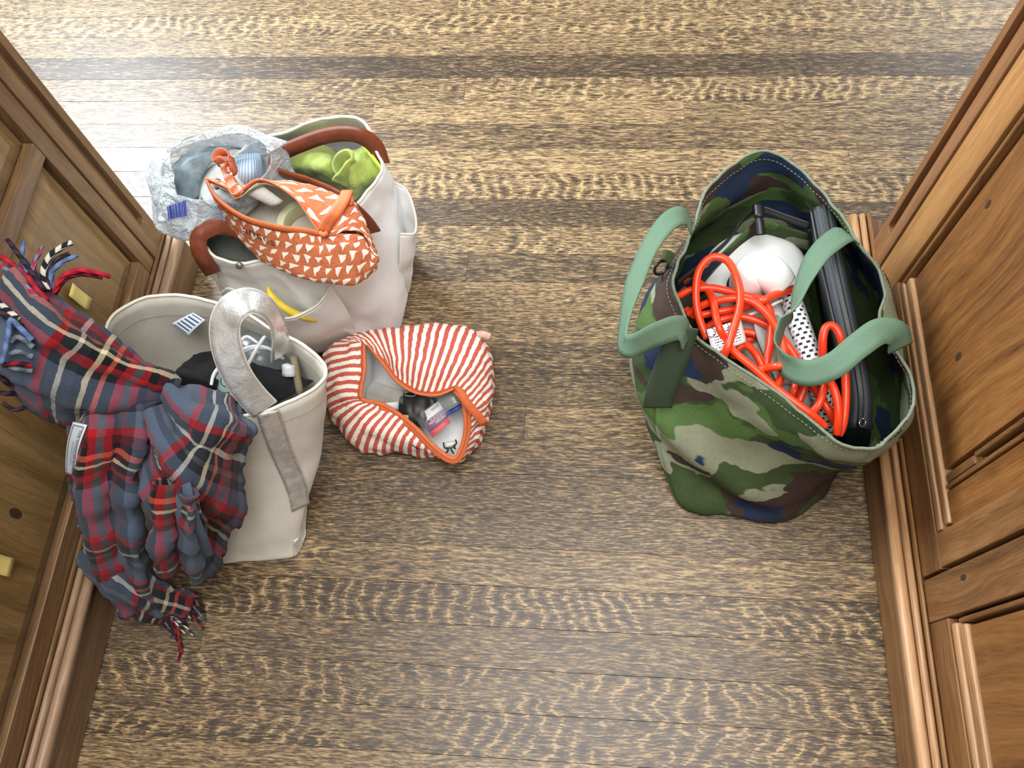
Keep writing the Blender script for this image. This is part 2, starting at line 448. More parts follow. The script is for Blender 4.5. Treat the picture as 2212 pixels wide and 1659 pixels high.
# ------------------------------------------------------------------ panelled end walls of the passage
WALLTOP = 1.02
def end_wall(side):
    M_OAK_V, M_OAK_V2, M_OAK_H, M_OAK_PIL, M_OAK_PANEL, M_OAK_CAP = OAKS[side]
    s = 1 if side == 'right' else -1
    bx = 0.426 if s > 0 else -0.679              # baseboard face
    wx = 0.455 if s > 0 else -0.708              # frame face
    nm = 'wall_' + side
    YE = 0.747
    lo, hi = sorted((wx + s * 0.020, wx + s * 0.14))
    wall = box(nm, (lo, -1.0, 0.0), (hi, YE - 0.004, WALLTOP), M_OAK_V)
    tag(wall, 'panelled brown oak wall at the %s side of the passage' % side, 'wall', kind='structure')
    def X(d):                                    # depth behind the frame face
        return wx + s * d
    def slab(name, y0, y1, z0, z1, front, back, mat, bevel=0.0012):
        a, b = sorted((X(front), X(back)))
        return box(name, (a, y0, z0), (b, y1, z1), mat, wall, bevel, 2)
    def poly(name, pts, front, back, mat, bevel=0.001):
        a, b = sorted((X(front), X(back)))
        return prism(name, pts, 0, a, b, mat, wall, bevel)
    # pilaster with a stopped flute
    yc, gw = 0.7265, 0.0075
    arc = [(yc + gw * math.cos(a), 0.158 - gw * math.sin(a)) for a in np.linspace(0, math.pi, 9)]
    poly('pilaster', [(0.697, 0.09), (YE, 0.09), (YE, WALLTOP), (yc + gw, WALLTOP)] + arc + [(yc - gw, WALLTOP), (0.697, WALLTOP)], -0.003, 0.012, M_OAK_PIL)
    slab('flute', 0.699, YE - 0.002, 0.09, WALLTOP - .002, 0.008, 0.02, M_OAK_PIL, 0)
    if s > 0:
        stile0 = 0.640
        slab('stile', stile0, 0.6955, 0.09, WALLTOP, 0.0, 0.02, M_OAK_V2)
        slab('bead', 0.628, 0.635, 0.156, WALLTOP, 0.002, 0.02, M_OAK_V, 0.002)
        slab('rail', 0.226, 0.640, 0.09, 0.148, 0.0, 0.02, M_OAK_H)
        slab('panel', 0.345, 0.6215, 0.185, WALLTOP, 0.008, 0.02, M_OAK_PANEL)
        slab('bead', 0.272, 0.632, 0.150, 0.163, 0.001, 0.02, M_OAK_CAP, 0.003)
        slab('bead', 0.276, 0.628, 0.168, 0.182, 0.003, 0.02, M_OAK_CAP, 0.003)
        slab('bead', 0.326, 0.338, 0.186, 0.2635, 0.007, 0.02, M_OAK_V, 0.003)
        slab('bead', 0.330, 0.336, 0.275, WALLTOP, 0.002, 0.02, M_OAK_V, 0.002)
        slab('bead', 0.318, 0.324, 0.186, WALLTOP, 0.005, 0.02, M_OAK_V, 0.002)
        slab('panel', 0.272, 0.315, 0.185, WALLTOP, 0.006, 0.02, M_OAK_PANEL)
        slab('stile', 0.2275, 0.270, 0.149, WALLTOP, 0.0, 0.02, M_OAK_V)
        slab('recess', 0.2215, 0.2275, 0.09, WALLTOP, 0.012, 0.02, M_DARK, 0)
        slab('stile', 0.168, 0.2215, 0.09, WALLTOP, 0.0, 0.02, M_OAK_V)
        slab('rail', -1.0, 0.167, 0.09, 0.146, 0.0, 0.02, M_OAK_H)
        slab('bead', -1.0, 0.160, 0.149, 0.162, 0.001, 0.02, M_OAK_CAP, 0.003)
        slab('bead', -1.0, 0.157, 0.166, 0.180, 0.004, 0.02, M_OAK_CAP, 0.003)
        slab('bead', 0.1585, 0.1645, 0.165, WALLTOP, 0.004, 0.02, M_OAK_V, 0.002)
        slab('panel', -1.0, 0.154, 0.183, WALLTOP, 0.009, 0.02, M_OAK_PANEL)
        # little dark knots and nail holes in the panels
        for (y, z, r) in ((0.463, 0.268, 0.006), (0.596, 0.396, 0.005), (0.205, 0.205, 0.005)):
            a = np.linspace(0, 2 * math.pi, 12, endpoint=False)
            d = 0.0075 if y > 0.3 else -0.0004
            poly('knot', [(y + r * 0.7 * math.cos(k), z + r * 1.5 * math.sin(k)) for k in a], d, 0.012, M_KNOT, 0)
    else:
        slab('stile', 0.669, 0.6955, 0.09, WALLTOP, 0.0, 0.02, M_OAK_V)
        slab('rail', -1.0, 0.668, 0.09, 0.128, 0.0, 0.02, M_OAK_H)
        slab('rail', -1.0, 0.668, 0.384, 0.412, 0.0, 0.02, M_OAK_H)
        def raised(y0, y1, z0, z1, b=0.026, deep=0.012, proud=0.003):
            v = [(X(deep), y0, z0), (X(deep), y1, z0), (X(deep), y1, z1), (X(deep), y0, z1),
                 (X(proud), y0 + b, z0 + b), (X(proud), y1 - b, z0 + b), (X(proud), y1 - b, z1 - b), (X(proud), y0 + b, z1 - b)]
            f = [(4, 5, 6, 7), (0, 1, 5, 4), (1, 2, 6, 5), (2, 3, 7, 6), (3, 0, 4, 7)]
            add('panel', v, f, M_OAK_PANEL, wall, None, False)
        raised(-0.98, 0.664, 0.131, 0.381)
        raised(-0.98, 0.664, 0.415, WALLTOP)
        for (y, z, r) in ((0.228, 0.233, 0.008), (0.497, 0.212, 0.005)):
            a = np.linspace(0, 2 * math.pi, 12, endpoint=False)
            poly('knot', [(y + r * 0.8 * math.cos(k), z + r * 1.6 * math.sin(k)) for k in a], 0.0026, 0.012, M_KNOT, 0)
    # baseboard with a two-bead cap that returns to the frame
    bb = 'baseboard_' + side
    a, b = sorted((bx, wx + s * 0.02))
    base = box(bb, (a, -1.0, 0.0), (b, 0.795 if s > 0 else 0.752, 0.082), M_OAK_H, None, 0.003, 2)
    tag(base, 'plain brown oak baseboard along the %s wall' % side, 'baseboard', kind='structure')
    yend = 0.800 if s > 0 else 0.757
    def bead(x0, x1, z0, z1, mat):
        n = 7
        pts = [(bx + s * x0, z0 - 0.01)] + [(bx + s * (x0 + (x1 - x0) * (0.5 - 0.5 * math.cos(k))), z0 + (z1 - z0) * math.sin(k) ** 0.8) for k in np.linspace(0.12, math.pi - 0.12, n)] + [(bx + s * x1, z0 - 0.01)]
        prism('cap_bead', pts, 1, -1.0, yend, mat, base, 0, True)
    bead(-0.004, 0.0105, 0.082, 0.0895, M_OAK_CAP)
    bead(0.0115, 0.021, 0.085, 0.0915, M_OAK_CAP)
    bead(0.0225, 0.0285, 0.088, 0.094, M_OAK_H)
    return wall
wall_right = end_wall('right')
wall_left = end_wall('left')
# ------------------------------------------------------------------ cloth and other materials
def canvas(name, col, col2, weave=900, bump=0.25, rough=0.85, mott=14, spec=0.2):
    t = NT(name)
    p = t.pos(); u, v, _ = t.sep(t.uv())
    w = t.m('MULTIPLY', t.m('SINE', t.m('MULTIPLY', u, weave * 6.283)), t.m('SINE', t.m('MULTIPLY', v, weave * 6.283)))
    m1 = t.noise(p, mott, 3, 0.6); m2 = t.noise(p, 260, 2)
    k = t.m('ADD', t.m('MULTIPLY', m1, 0.8), t.m('MULTIPLY', m2, 0.25))
    c = t.ramp(k, [(0.30, col2), (0.62, col)])
    t.bump(t.m('ADD', w, t.m('MULTIPLY', m2, 2.0)), bump, 0.0004)
    return t.out(c, rough, spec, **{'Sheen Weight': 0.15})

def camo_mat():
    t = NT('woodland_camouflage_canvas')
    p = t.pos(); x, y, z = t.sep(p)
    q = t.vm('MULTIPLY', p, (0.72, 0.72, 1.35))
    wob = t.node('ShaderNodeTexNoise'); t.put(wob.inputs['Vector'], q); wob.inputs['Scale'].default_value = 22; wob.inputs['Detail'].default_value = 2
    q2 = t.vm('ADD', q, t.vm('MULTIPLY', t.vm('SUBTRACT', wob.outputs['Color'], (0.5, 0.5, 0.5)), (0.05, 0.05, 0.05)))
    def layer(off, sc, th):
        n = t.noise(t.vm('ADD', q2, off), sc, 1.0, 0.4)
        return t.step(n, th - 0.006, th + 0.006)
    c = t.mix(layer((3.1, 0, 0), 10, 0.5), srgb(62, 78, 46), srgb(80, 106, 56))
    c = t.mix(layer((0, 7.7, 0.5), 12, 0.56), c, srgb(138, 142, 118))
    c = t.mix(layer((9.2, 1.7, 3.0), 12.5, 0.60), c, srgb(66, 52, 46))
    c = t.mix(layer((5.2, 4.4, 8.0), 13, 0.60), c, srgb(36, 50, 76))
    u, v, _ = t.sep(t.uv())
    tw = t.m('SINE', t.m('MULTIPLY', t.m('ADD', u, v), 4200))
    m2 = t.noise(p, 300, 2)
    c = t.mix(0.25, c, t.ramp(m2, [(0.3, (0.05,) * 3), (0.7, (0.42,) * 3)]), 'SOFT_LIGHT')
    t.bump(t.m('ADD', tw, t.m('MULTIPLY', m2, 1.5)), 0.15, 0.0003)
    return t.out(c, 0.8, 0.25)

def webbing(name, col, col2, metal=0.0):
    t = NT(name)
    u, v, _ = t.sep(t.uv())                     # u across -0.5..0.5, v metres along
    a = t.m('SINE', t.m('MULTIPLY', u, 100)); b = t.m('SINE', t.m('MULTIPLY', v, 2600))
    w = t.m('MULTIPLY', a, b)
    c = t.mix(t.step(w, -0.6, 0.7), col2, col)
    t.bump(w, 0.5, 0.0006)
    return t.out(c, 0.6, 0.35)

def zipper_mat():
    t = NT('black_zipper')
    u, v, _ = t.sep(t.uv())
    mid = t.m('LESS_THAN', t.m('ABSOLUTE', u), 0.2)
    tooth = t.m('GREATER_THAN', t.m('SINE', t.m('MULTIPLY', v, 1900)), -0.1)
    k = t.m('MULTIPLY', mid, tooth)
    c = t.mix(k, srgb(24, 26, 26), srgb(62, 66, 66))
    t.bump(k, 0.6, 0.001)
    return t.out(c, 0.5, 0.5)

def hose_mat():
    t = NT('woven_black_and_white_sleeve')
    u, v, _ = t.sep(t.uv())                     # u metres along, v around
    row = t.m('FLOOR', t.m('DIVIDE', u, 0.0062))
    fu = t.m('FRACT', t.m('DIVIDE', u, 0.0062))
    sh = t.m('MULTIPLY', t.m('MODULO', row, 2.0), 0.5)
    fv = t.m('FRACT', t.m('ADD', t.m('MULTIPLY', v, 8.0), sh))
    k = t.m('MULTIPLY', t.m('LESS_THAN', fu, 0.52), t.m('LESS_THAN', fv, 0.5))
    n = t.noise(t.comb(t.m('MULTIPLY', u, 400), t.m('MULTIPLY', v, 220)), 1, 2)
    c = t.mix(k, t.ramp(n, [(0.3, srgb(205, 210, 214)), (0.7, srgb(240, 242, 244))]), srgb(34, 38, 40))
    t.bump(t.m('SUBTRACT', n, k), 0.4, 0.001)
    return t.out(c, 0.7, 0.3)

def print_lines(name, paper, ink, rows=7.0, density=0.55, horiz=True, margin=0.10, u_cells=34.0, rough=0.6):
    """small printed lines: too fine to read in the photo; uv runs 0..1 over the label"""
    t = NT(name)
    u, v, _ = t.sep(t.uv())
    if not horiz: u, v = v, u
    r = t.m('MULTIPLY', v, rows)
    fr = t.m('FRACT', r); idx = t.m('FLOOR', r)
    inline = t.m('MULTIPLY', t.m('GREATER_THAN', fr, 0.32), t.m('LESS_THAN', fr, 0.74))
    n = t.noise(t.comb(t.m('MULTIPLY', u, u_cells), t.m('MULTIPLY', idx, 7.3)), 1, 1)
    k = t.m('MULTIPLY', inline, t.m('GREATER_THAN', n, 1 - density))
    inside = t.m('MULTIPLY', t.m('GREATER_THAN', u, margin), t.m('LESS_THAN', u, 1 - margin))
    k = t.m('MULTIPLY', k, inside)
    k = t.m('MULTIPLY', k, t.m('MULTIPLY', t.m('GREATER_THAN', v, 0.08), t.m('LESS_THAN', v, 0.93)))
    return t.out(t.mix(k, paper, ink), rough, 0.3)

def plastic(name, col, rough=0.35, **kw): return plain(name, col, rough, 0.04, 30, **kw)

M_CAMO = camo_mat()
M_WEB = webbing('green_nylon_webbing', srgb(120, 150, 124), srgb(62, 88, 68))
M_WEBD = webbing('dark_green_nylon_webbing', srgb(78, 96, 74), srgb(42, 56, 44))
M_ZIP = zipper_mat()
M_BLACKP = plastic('black_plastic', srgb(26, 27, 29), 0.4)
M_BINDG = plain('grey_green_edge_binding', srgb(112, 122, 104), 0.85, 0.2, 200, 0.3)
M_WHITEP = plastic('white_glossy_plastic', srgb(226, 230, 228), 0.28)
M_GREYP = plastic('grey_plastic', srgb(150, 154, 148), 0.4)
M_CORD = plastic('orange_rubber_cord', srgb(236, 66, 28), 0.30)
M_HOSE = hose_mat()
M_NYLONB = plain('black_nylon', srgb(27, 31, 36), 0.6, 0.15, 90, 0.3, 1400)
M_TAPEG = plain('charcoal_zipper_tape', srgb(58, 64, 70), 0.7, 0.1, 200, 0.3, 1200)
M_STEEL = plastic('bright_steel', srgb(190, 190, 188), 0.25, metal=1.0)
M_TAG = print_lines('printed_white_tag', srgb(232, 230, 230), srgb(60, 60, 70), 9, 0.5, True, 0.12)

def quad_patch(name, corners, mat, parent, n=6, bend=0.0, solid=0.0006, offset=None):
    """bilinear sheet between 4 corners (given in order around), uv 0..1; bend lifts its middle"""
    c = np.array([at(*p) if len(p) == 3 else np.array(p[1:]) for p in corners])
    s = np.linspace(0, 1, n)
    S, T = np.meshgrid(s, s)
    g = (c[0][None, None] * ((1 - S) * (1 - T))[..., None] + c[1] * (S * (1 - T))[..., None] + c[2] * (S * T)[..., None] + c[3] * ((1 - S) * T)[..., None])
    nn = np.cross(c[1] - c[0], c[3] - c[0]); nn /= np.linalg.norm(nn)
    if nn[2] < 0: nn = -nn
    g = g + nn * (bend * (1 - (2 * S - 1) ** 2))[..., None]
    if offset: g = g + nn * offset
    return add_grid(name, g, mat, parent, solid=solid, uvs=np.stack([S, T], -1).reshape(-1, 2))

def text_mesh(s, size=1.0):
    cu = bpy.data.curves.new('t', 'FONT'); cu.body = s; cu.size = size; cu.align_x = 'LEFT'; cu.resolution_u = 2
    o = bpy.data.objects.new('t', cu); COL.objects.link(o)
    dg = bpy.context.evaluated_depsgraph_get(); dg.update()
    me = bpy.data.meshes.new_from_object(o.evaluated_get(dg))
    v = np.array([q.co[:] for q in me.vertices]); f = [tuple(p.vertices) for p in me.polygons]
    bpy.data.objects.remove(o, do_unlink=True); bpy.data.curves.remove(cu); bpy.data.meshes.remove(me)
    return v, f

def lettering(name, s, c00, c10, c01, mat, parent, lift=0.0006, fn=None):
    """flat letters filling the parallelogram with baseline c00->c10 and cap height towards c01"""
    v, f = text_mesh(s)
    lo, hi = v.min(0), v.max(0)
    a = (v[:, 0] - lo[0]) / (hi[0] - lo[0]); b = (v[:, 1] - lo[1]) / max(1e-6, hi[1] - lo[1])
    if fn is not None:
        w = np.array([fn(p, q) for p, q in zip(a, b)])
    else:
        c00, c10, c01 = map(np.asarray, (c00, c10, c01))
        nn = np.cross(c10 - c00, c01 - c00); nn /= np.linalg.norm(nn)
        if nn[2] < 0: nn = -nn
        w = c00 + a[:, None] * (c10 - c00) + b[:, None] * (c01 - c00) + nn * lift
    return add(name, w, f, mat, parent, None, False)

def ellipsoid(name, c, axes, mat, parent, nu=28, nv=16, R3=None, power=1.0):
    th = np.linspace(0, 2 * math.pi, nu, endpoint=False); ph = np.linspace(0.02, math.pi - 0.02, nv)
    sp = lambda a: np.sign(a) * np.abs(a) ** power
    g = np.stack([np.outer(sp(np.sin(ph)), sp(np.cos(th))) * axes[0], np.outer(sp(np.sin(ph)), sp(np.sin(th))) * axes[1], np.outer(sp(np.cos(ph)), np.ones(nu)) * axes[2]], -1)
    if R3 is not None: g = g @ np.asarray(R3).T
    g = g + np.asarray(c)
    return add_grid(name, g, mat, parent, closed=True, solid=0)

def bag_shell(rows, per_v, per_u, amp=0.0, freq=20, seed=1, fade=0):
    g = surf(net(rows), per_v, per_u, True)
    if amp:
        g = wrinkle(g, amp, freq, True, seed, fade_rows=fade)
        g = wrinkle(g, amp * .28, freq * 3.1, True, seed + 5)
    g[:, :, 2] = np.maximum(g[:, :, 2], 0.002)
    return g
W = lambda x, y, z: ('w', x, y, z)
# ------------------------------------------------------------------ camouflage tote with its contents
camo_rim = [(1510, 735, .262), (1464, 655, .262), (1458, 590, .265), (1492, 500, .270), (1540, 392, .275), (1665, 325, .280), (1790, 427, .278),
            (1862, 522, .272), (1910, 630, .268), (1912, 705, .266), (1972, 842, .262), (1928, 945, .255), (1845, 965, .252), (1680, 850, .255)]
camo_high = [(1478, 775, .215), (1415, 705, .215), (1420, 610, .225), (1484, 520, .23), W(.165, .685, .22), W(.262, .757, .225), W(.345, .69, .22),
             W(.395, .62, .22), W(.418, .55, .215), W(.425, .48, .21), (1968, 895, .21), (1905, 975, .205), (1820, 998, .20), (1650, 905, .205)]
camo_mid = [(1418, 850, .145), (1366, 775, .15), (1392, 655, .165), (1478, 545, .17), W(.160, .70, .15), W(.27, .745, .15), W(.358, .685, .15),
            W(.405, .62, .15), W(.424, .55, .15), W(.428, .48, .145), (1935, 945, .14), (1862, 985, .135), (1775, 1020, .12), (1612, 968, .135)]
camo_low = [(1436, 1008, .045), W(.098, .495, .05), W(.095, .57, .05), W(.13, .625, .05), W(.18, .67, .05), W(.275, .70, .05), W(.35, .66, .05),
            W(.388, .60, .05), W(.400, .53, .05), W(.402, .46, .05), W(.392, .405, .05), (1790, 1035, .045), (1708, 1082, .04), (1568, 1072, .045)]
camo_base = [(1484, 1086, 0), W(.138, .45, 0), W(.125, .54, 0), W(.15, .60, 0), W(.19, .64, 0), W(.275, .66, 0), W(.34, .63, 0),
             W(.37, .58, 0), W(.38, .52, 0), W(.38, .46, 0), W(.375, .41, 0), (1772, 1062, 0), (1690, 1119, 0), (1580, 1110, 0)]
camo_mid0 = [tuple(['w'] + list(np.array([.255, .49, .002]) * .6 + .4 * net([camo_base])[0][k] * np.array([1, 1, 0]))) for k in range(14)]
camo_c = [W(.255, .49, .002)] * 14
bag = thing('camouflage_tote_bag', 'camouflage canvas tote with green webbing handles, wide open on the floor', 'tote bag', (.26, .50, 0))
g = bag_shell([camo_c, camo_mid0, camo_base, camo_low, camo_mid, camo_high, camo_rim], 9, 12, 0.007, 13, 3, 0)
nrow = g.shape[0]
# diagonal slack fold across the front, as in the photo
for i in range(nrow):
    for j in range(g.shape[1]):
        p = g[i, j]
        if 0.015 < p[2] < 0.2 and p[1] < 0.47 and p[0] < 0.30:
            d = (p[2] - (0.115 - 0.42 * (p[0] - 0.12)))
            g[i, j] += np.array([0.1, -1, 0.25]) * min(1, (0.30 - p[0]) / .06) * (0.013 * math.exp(-(d / 0.022) ** 2) - 0.008 * math.exp(-((d + 0.04) / 0.02) ** 2))
camo_body = add_grid('body', g, M_CAMO, bag, True, 0.0022)
rimline = g[-1]
tube('rim_binding', np.concatenate([rimline, rimline[:1]]), 0.0021, M_BINDG, camo_body, 8)
def stitch_row(name, base, inward, step, mat, parent, length=0.004, r=0.0005):
    q = resample(np.concatenate([base, base[:1]]), int(np.linalg.norm(np.diff(base, axis=0), axis=1).sum() / step))
    parts = []
    for k in range(0, len(q) - 1):
        d = q[k + 1] - q[k]; d /= np.linalg.norm(d)
        parts.append(tube_data(np.array([q[k], q[k] + d * length]) + inward, r, 4))
    v, f, uv = merge(parts)
    return tag(add(name, v, f, mat, parent, uv), kind='stuff')
nrm = normals(g, True)
M_STITCH = plain('pale_green_stitching', srgb(140, 150, 122), 0.8)
stitch_row('rim_stitching', g[-3] + nrm[-3] * (-0.0018), 0, 0.006, M_STITCH, camo_body)
stitch_row('rim_stitching', g[-3] + nrm[-3] * (0.0018), 0, 0.006, M_STITCH, camo_body)
# base seam piping
tube('base_seam', np.concatenate([g[18], g[18][:1]]) + np.array([0, 0, 0.003]), 0.0026, M_CAMO, camo_body, 6)

def strap(name, pts, sides, width, mat, parent, n=60, thick=0.0022, cross=5):
    p = path(pts, n)
    sd = resample(cr1(np.array(sides, float), 12), n)
    return ribbon(name, p, sd, width, mat, parent, thick, cross)

# left handle: anchor band on the body, loop lying out over the floor, back to the rim
def facing(p, tw=0.0):
    """width direction of a strap that lies flat towards the viewer's side, turned by tw about its own length"""
    vd_ = p - np.array([0, 0, CAM_H]); t_ = np.gradient(p, axis=0); t_ /= np.linalg.norm(t_, axis=1, keepdims=True)
    fl_ = np.cross(t_, vd_); fl_ /= np.linalg.norm(fl_, axis=1, keepdims=True)
    return fl_ * math.cos(tw) + np.cross(fl_, t_) * math.sin(tw)
ap = path([(1476, 706, .274), (1462, 752, .246), (1442, 805, .210), (1426, 850, .176), (1420, 880, .150)], 40)
ap = ap + (np.array([0, 0, CAM_H]) - ap) * .006
ribbon('handle_anchor', ap, facing(ap, 0.25), 0.040, M_WEBD, bag, 0.0022, 5)
strap('handle', [(1484, 738, .262), (1470, 708, .285), (1420, 722, .292), (1372, 745, .288), (1346, 742, .278), (1350, 690, .285), (1368, 620, .295), (1400, 540, .302), (1440, 483, .300), (1475, 466, .290), (1494, 490, .272)],
      [(.25, .95, .1), (.2, .95, .25), (.1, .9, .5), (.1, .75, .7), (.4, .1, .9), (.7, -.1, .7), (.75, -.1, .6), (.7, -.25, .6), (.45, -.8, .4), (.15, -1, .1), (.2, -1, -.1)],
      0.031, M_WEB, bag, 110)
# right handle: falls inward over the contents
strap('handle', [(1838, 512, .275), (1818, 508, .292), (1770, 548, .300), (1735, 610, .295), (1712, 670, .280), (1688, 705, .265), (1680, 750, .252), (1700, 790, .248), (1745, 806, .255), (1800, 790, .272), (1850, 750, .288), (1900, 716, .294), (1938, 722, .288), (1945, 752, .268)],
      [(.6, -.8, .1), (.55, -.8, .1), (.6, -.75, .15), (.85, -.4, .25), (.9, -.25, .35), (.6, -.2, .8), (.1, .1, 1), (-.3, .4, 1), (-.2, .8, .6), (-.3, .9, .35), (-.45, .85, .2), (-.2, .95, .1), (.6, .7, .1), (.9, .4, .1)],
      0.033, M_WEB, bag, 130)
# D ring on its tab
rtab = strap('ring_tab', [(1452, 560, .262), (1436, 552, .268), (1424, 566, .258)], [(.6, .8, .2), (.6, .8, .2), (.6, .8, .2)], 0.016, M_CAMO, bag, 12)
a_ = np.linspace(0.3, 2 * math.pi - 0.3, 22)
rc = at(1428, 578, .250)
tube('d_ring', np.array([rc + 0.011 * (math.cos(t_) * np.array([.75, .6, .2]) + math.sin(t_) * np.array([-.35, .1, .93])) for t_ in a_]), 0.0021, M_BLACKP, rtab, 8)
# zipper sewn below the rim
zp = path([(1464, 612, .225), (1520, 566, .222), (1572, 520, .222), (1612, 468, .225), (1640, 452, .228), (1690, 468, .225), (1748, 488, .222)], 90)
zipo = ribbon('zipper', zp, np.tile([.25, .35, .85], (90, 1)), 0.011, M_ZIP, bag, 0.0016)
box_c = at(1640, 455, .236)
pl = path([(1637, 462, .237), (1641, 485, .232), (1643, 508, .226)], 14)
ribbon('zipper_pull', pl, np.tile([1, 0.05, .1], (14, 1)), np.linspace(0.010, 0.013, 14), M_BLACKP, zipo, 0.003, 3)
ribbon('zipper_slider', path([(1638, 440, .240), (1641, 470, .237)], 6), np.tile([1, 0, 0], (6, 1)), 0.013, M_BLACKP, zipo, 0.006, 3)
# inner flap below the zipper at the far end
flap = surf(net([[(1478, 612, .215), (1545, 560, .214), (1600, 508, .214), (1640, 476, .217), (1690, 488, .215), (1745, 505, .212)],
                 [(1500, 650, .14), (1560, 600, .14), (1610, 560, .14), (1645, 540, .145), (1695, 548, .14), (1750, 560, .14)]]), 8, 8)
add_grid('zipper_flap', flap, M_CAMO, bag, solid=0.0015)

# --- things inside
steam = thing('white_appliance', 'white plastic appliance with an elbow spout, inside the camouflage tote', 'appliance', at(1640, 700, .03))
c0, c1 = at(1628, 622, .150), at(1722, 860, .135)
ax = (c1 - c0) / np.linalg.norm(c1 - c0); up = np.array([0, 0, 1.]); up -= ax * up.dot(ax); up /= np.linalg.norm(up); sd_ = np.cross(ax, up)
R3 = np.stack([sd_, ax, up], 1)
ellipsoid('dome', c0 + np.array([0, .014, .016]), (.078, .068, .026), M_WHITEP, steam, R3=R3)
ts = np.linspace(0, 1, 12)
prof = [0.050, 0.054, 0.055, 0.055, 0.054, 0.053, 0.052, 0.050, 0.047, 0.042, 0.033, 0.01]
thn = np.linspace(0, 2 * math.pi, 28, endpoint=False)
gb = np.array([[c0 + ax * (np.linalg.norm(c1 - c0) * t_ * 1.12) + sd_ * (r_ * np.sign(math.cos(h)) * abs(math.cos(h)) ** .75) + up * (r_ * .78 * np.sign(math.sin(h)) * abs(math.sin(h)) ** .75) for h in thn] for t_, r_ in zip(ts, prof)])
add_grid('tank', gb, M_WHITEP, steam, True, 0)
tp = path([(1652, 690, .199), (1682, 760, .195), (1706, 830, .188)], 16)
ribbon('tank_panel', tp, np.tile(sd_, (16, 1)), np.array([.045] * 16) * np.sin(np.linspace(.9, 2.4, 16)), M_GREYP, steam, 0.004, 5, -0.004)
sp_ = path([(1612, 630, .185), (1618, 603, .212), (1640, 585, .226), (1666, 594, .228), (1688, 618, .218)], 26)
tube('spout', sp_, np.concatenate([np.linspace(.024, .027, 13), np.linspace(.027, .0225, 13)]), M_WHITEP, steam, 20)
sc_c = at(1616, 622, .194)
tube('spout_collar', np.array([sc_c + .0285 * np.array([math.cos(q), math.sin(q), .15 * math.sin(q)]) for q in np.linspace(0, 2 * math.pi, 40)]), .0016, M_BLACKP, steam, 8)
tube('seam_cord', path([(1612, 683, .205), (1650, 668, .212), (1690, 648, .214)], 20), .0022, M_WHITEP, steam, 6)

hose = tag(tube('woven_hose', path([(1706, 640, .200), (1722, 690, .205), (1742, 750, .200), (1762, 815, .188), (1780, 880, .160), (1796, 925, .12)], 70), .0135, M_HOSE, None, 20),
           'white woven hose with black dashes beside the orange cord', 'hose')

Z0, ZS = 1440.0, 3.77
def zz(pts):
    return [(1440 + a / 3.77, 520 + b / 3.77, z) for a, b, z in pts]
strands = [
    [(330, 800, .215), (262, 620, .222), (238, 450, .23), (255, 270, .24), (325, 160, .246), (410, 132, .248), (500, 170, .248), (568, 290, .246), (600, 430, .244), (590, 560, .242), (550, 700, .238), (500, 860, .232), (468, 935, .222)],
    [(60, 470, .20), (200, 402, .21), (350, 385, .215), (500, 410, .218), (650, 452, .22), (770, 475, .218), (835, 560, .216), (855, 680, .214), (840, 850, .21), (815, 980, .205), (800, 1110, .195)],
    [(170, 600, .20), (280, 532, .212), (400, 492, .222), (560, 470, .229), (700, 500, .231), (820, 600, .230), (900, 720, .229), (950, 860, .226), (955, 1000, .222), (930, 1120, .215), (885, 1215, .205)],
    [(160, 560, .195), (230, 612, .20), (350, 592, .206), (550, 556, .209), (680, 528, .209), (770, 495, .229), (850, 455, .231), (960, 415, .225), (1040, 385, .21)],
    [(150, 335, .19), (235, 335, .20), (325, 390, .208), (380, 500, .232), (402, 620, .233), (432, 720, .232), (480, 815, .222), (560, 915, .222), (700, 1030, .222), (860, 1175, .222), (940, 1240, .222), (1090, 1350, .22), (1200, 1430, .216), (1290, 1515, .205)],
    [(330, 705, .195), (420, 655, .202), (500, 632, .204), (620, 622, .205), (760, 660, .206), (870, 720, .206), (960, 820, .206), (1050, 950, .204), (1105, 1080, .202), (1120, 1190, .198), (1080, 1310, .19)],
    [(560, 745, .190), (660, 745, .193), (770, 775, .194), (900, 830, .194), (990, 960, .192), (1050, 1100, .19), (1045, 1210, .188), (1010, 1290, .18)],
    [(650, 815, .182), (740, 785, .183), (830, 795, .183), (930, 870, .18), (1010, 1000, .18), (1070, 1130, .18), (1075, 1250, .178)],
    [(545, 960, .192), (580, 880, .2), (640, 850, .204), (700, 890, .206), (750, 960, .206), (785, 1040, .202), (810, 1120, .195)],
    [(720, 1065, .218), (800, 1042, .222), (900, 1022, .238), (1000, 1004, .236), (1100, 1002, .23), (1190, 1022, .225), (1270, 1070, .218)],
    [(1270, 1100, .21), (1272, 950, .225), (1272, 810, .238), (1290, 720, .243), (1330, 690, .245), (1380, 715, .244), (1420, 800, .240), (1445, 950, .228), (1458, 1150, .216), (1455, 1350, .205), (1435, 1500, .195), (1405, 1580, .185)],
    [(1385, 1575, .195), (1400, 1450, .212), (1388, 1300, .222), (1355, 1190, .226), (1310, 1120, .226), (1240, 1060, .215), (1160, 1030, .2)],
    [(1175, 1410, .20), (1240, 1330, .208), (1275, 1220, .212), (1290, 1130, .212), (1290, 1040, .206)],
    [(1130, 1120, .185), (1180, 1170, .19), (1240, 1260, .192), (1320, 1380, .19), (1375, 1490, .18)],
    [(980, 820, .194), (1040, 930, .197), (1100, 1040, .197), (1150, 1110, .194), (1210, 1200, .18)],
]
parts = []
for s_ in strands:
    q = path(zz(s_), None, 9)
    parts.append(tube_data(q, 0.0054, 10))
v, f, uv = merge(parts)
tag(add('extension_cord', v, f, M_CORD, None, uv), 'bright orange cord loosely coiled on the white appliance', 'cord')

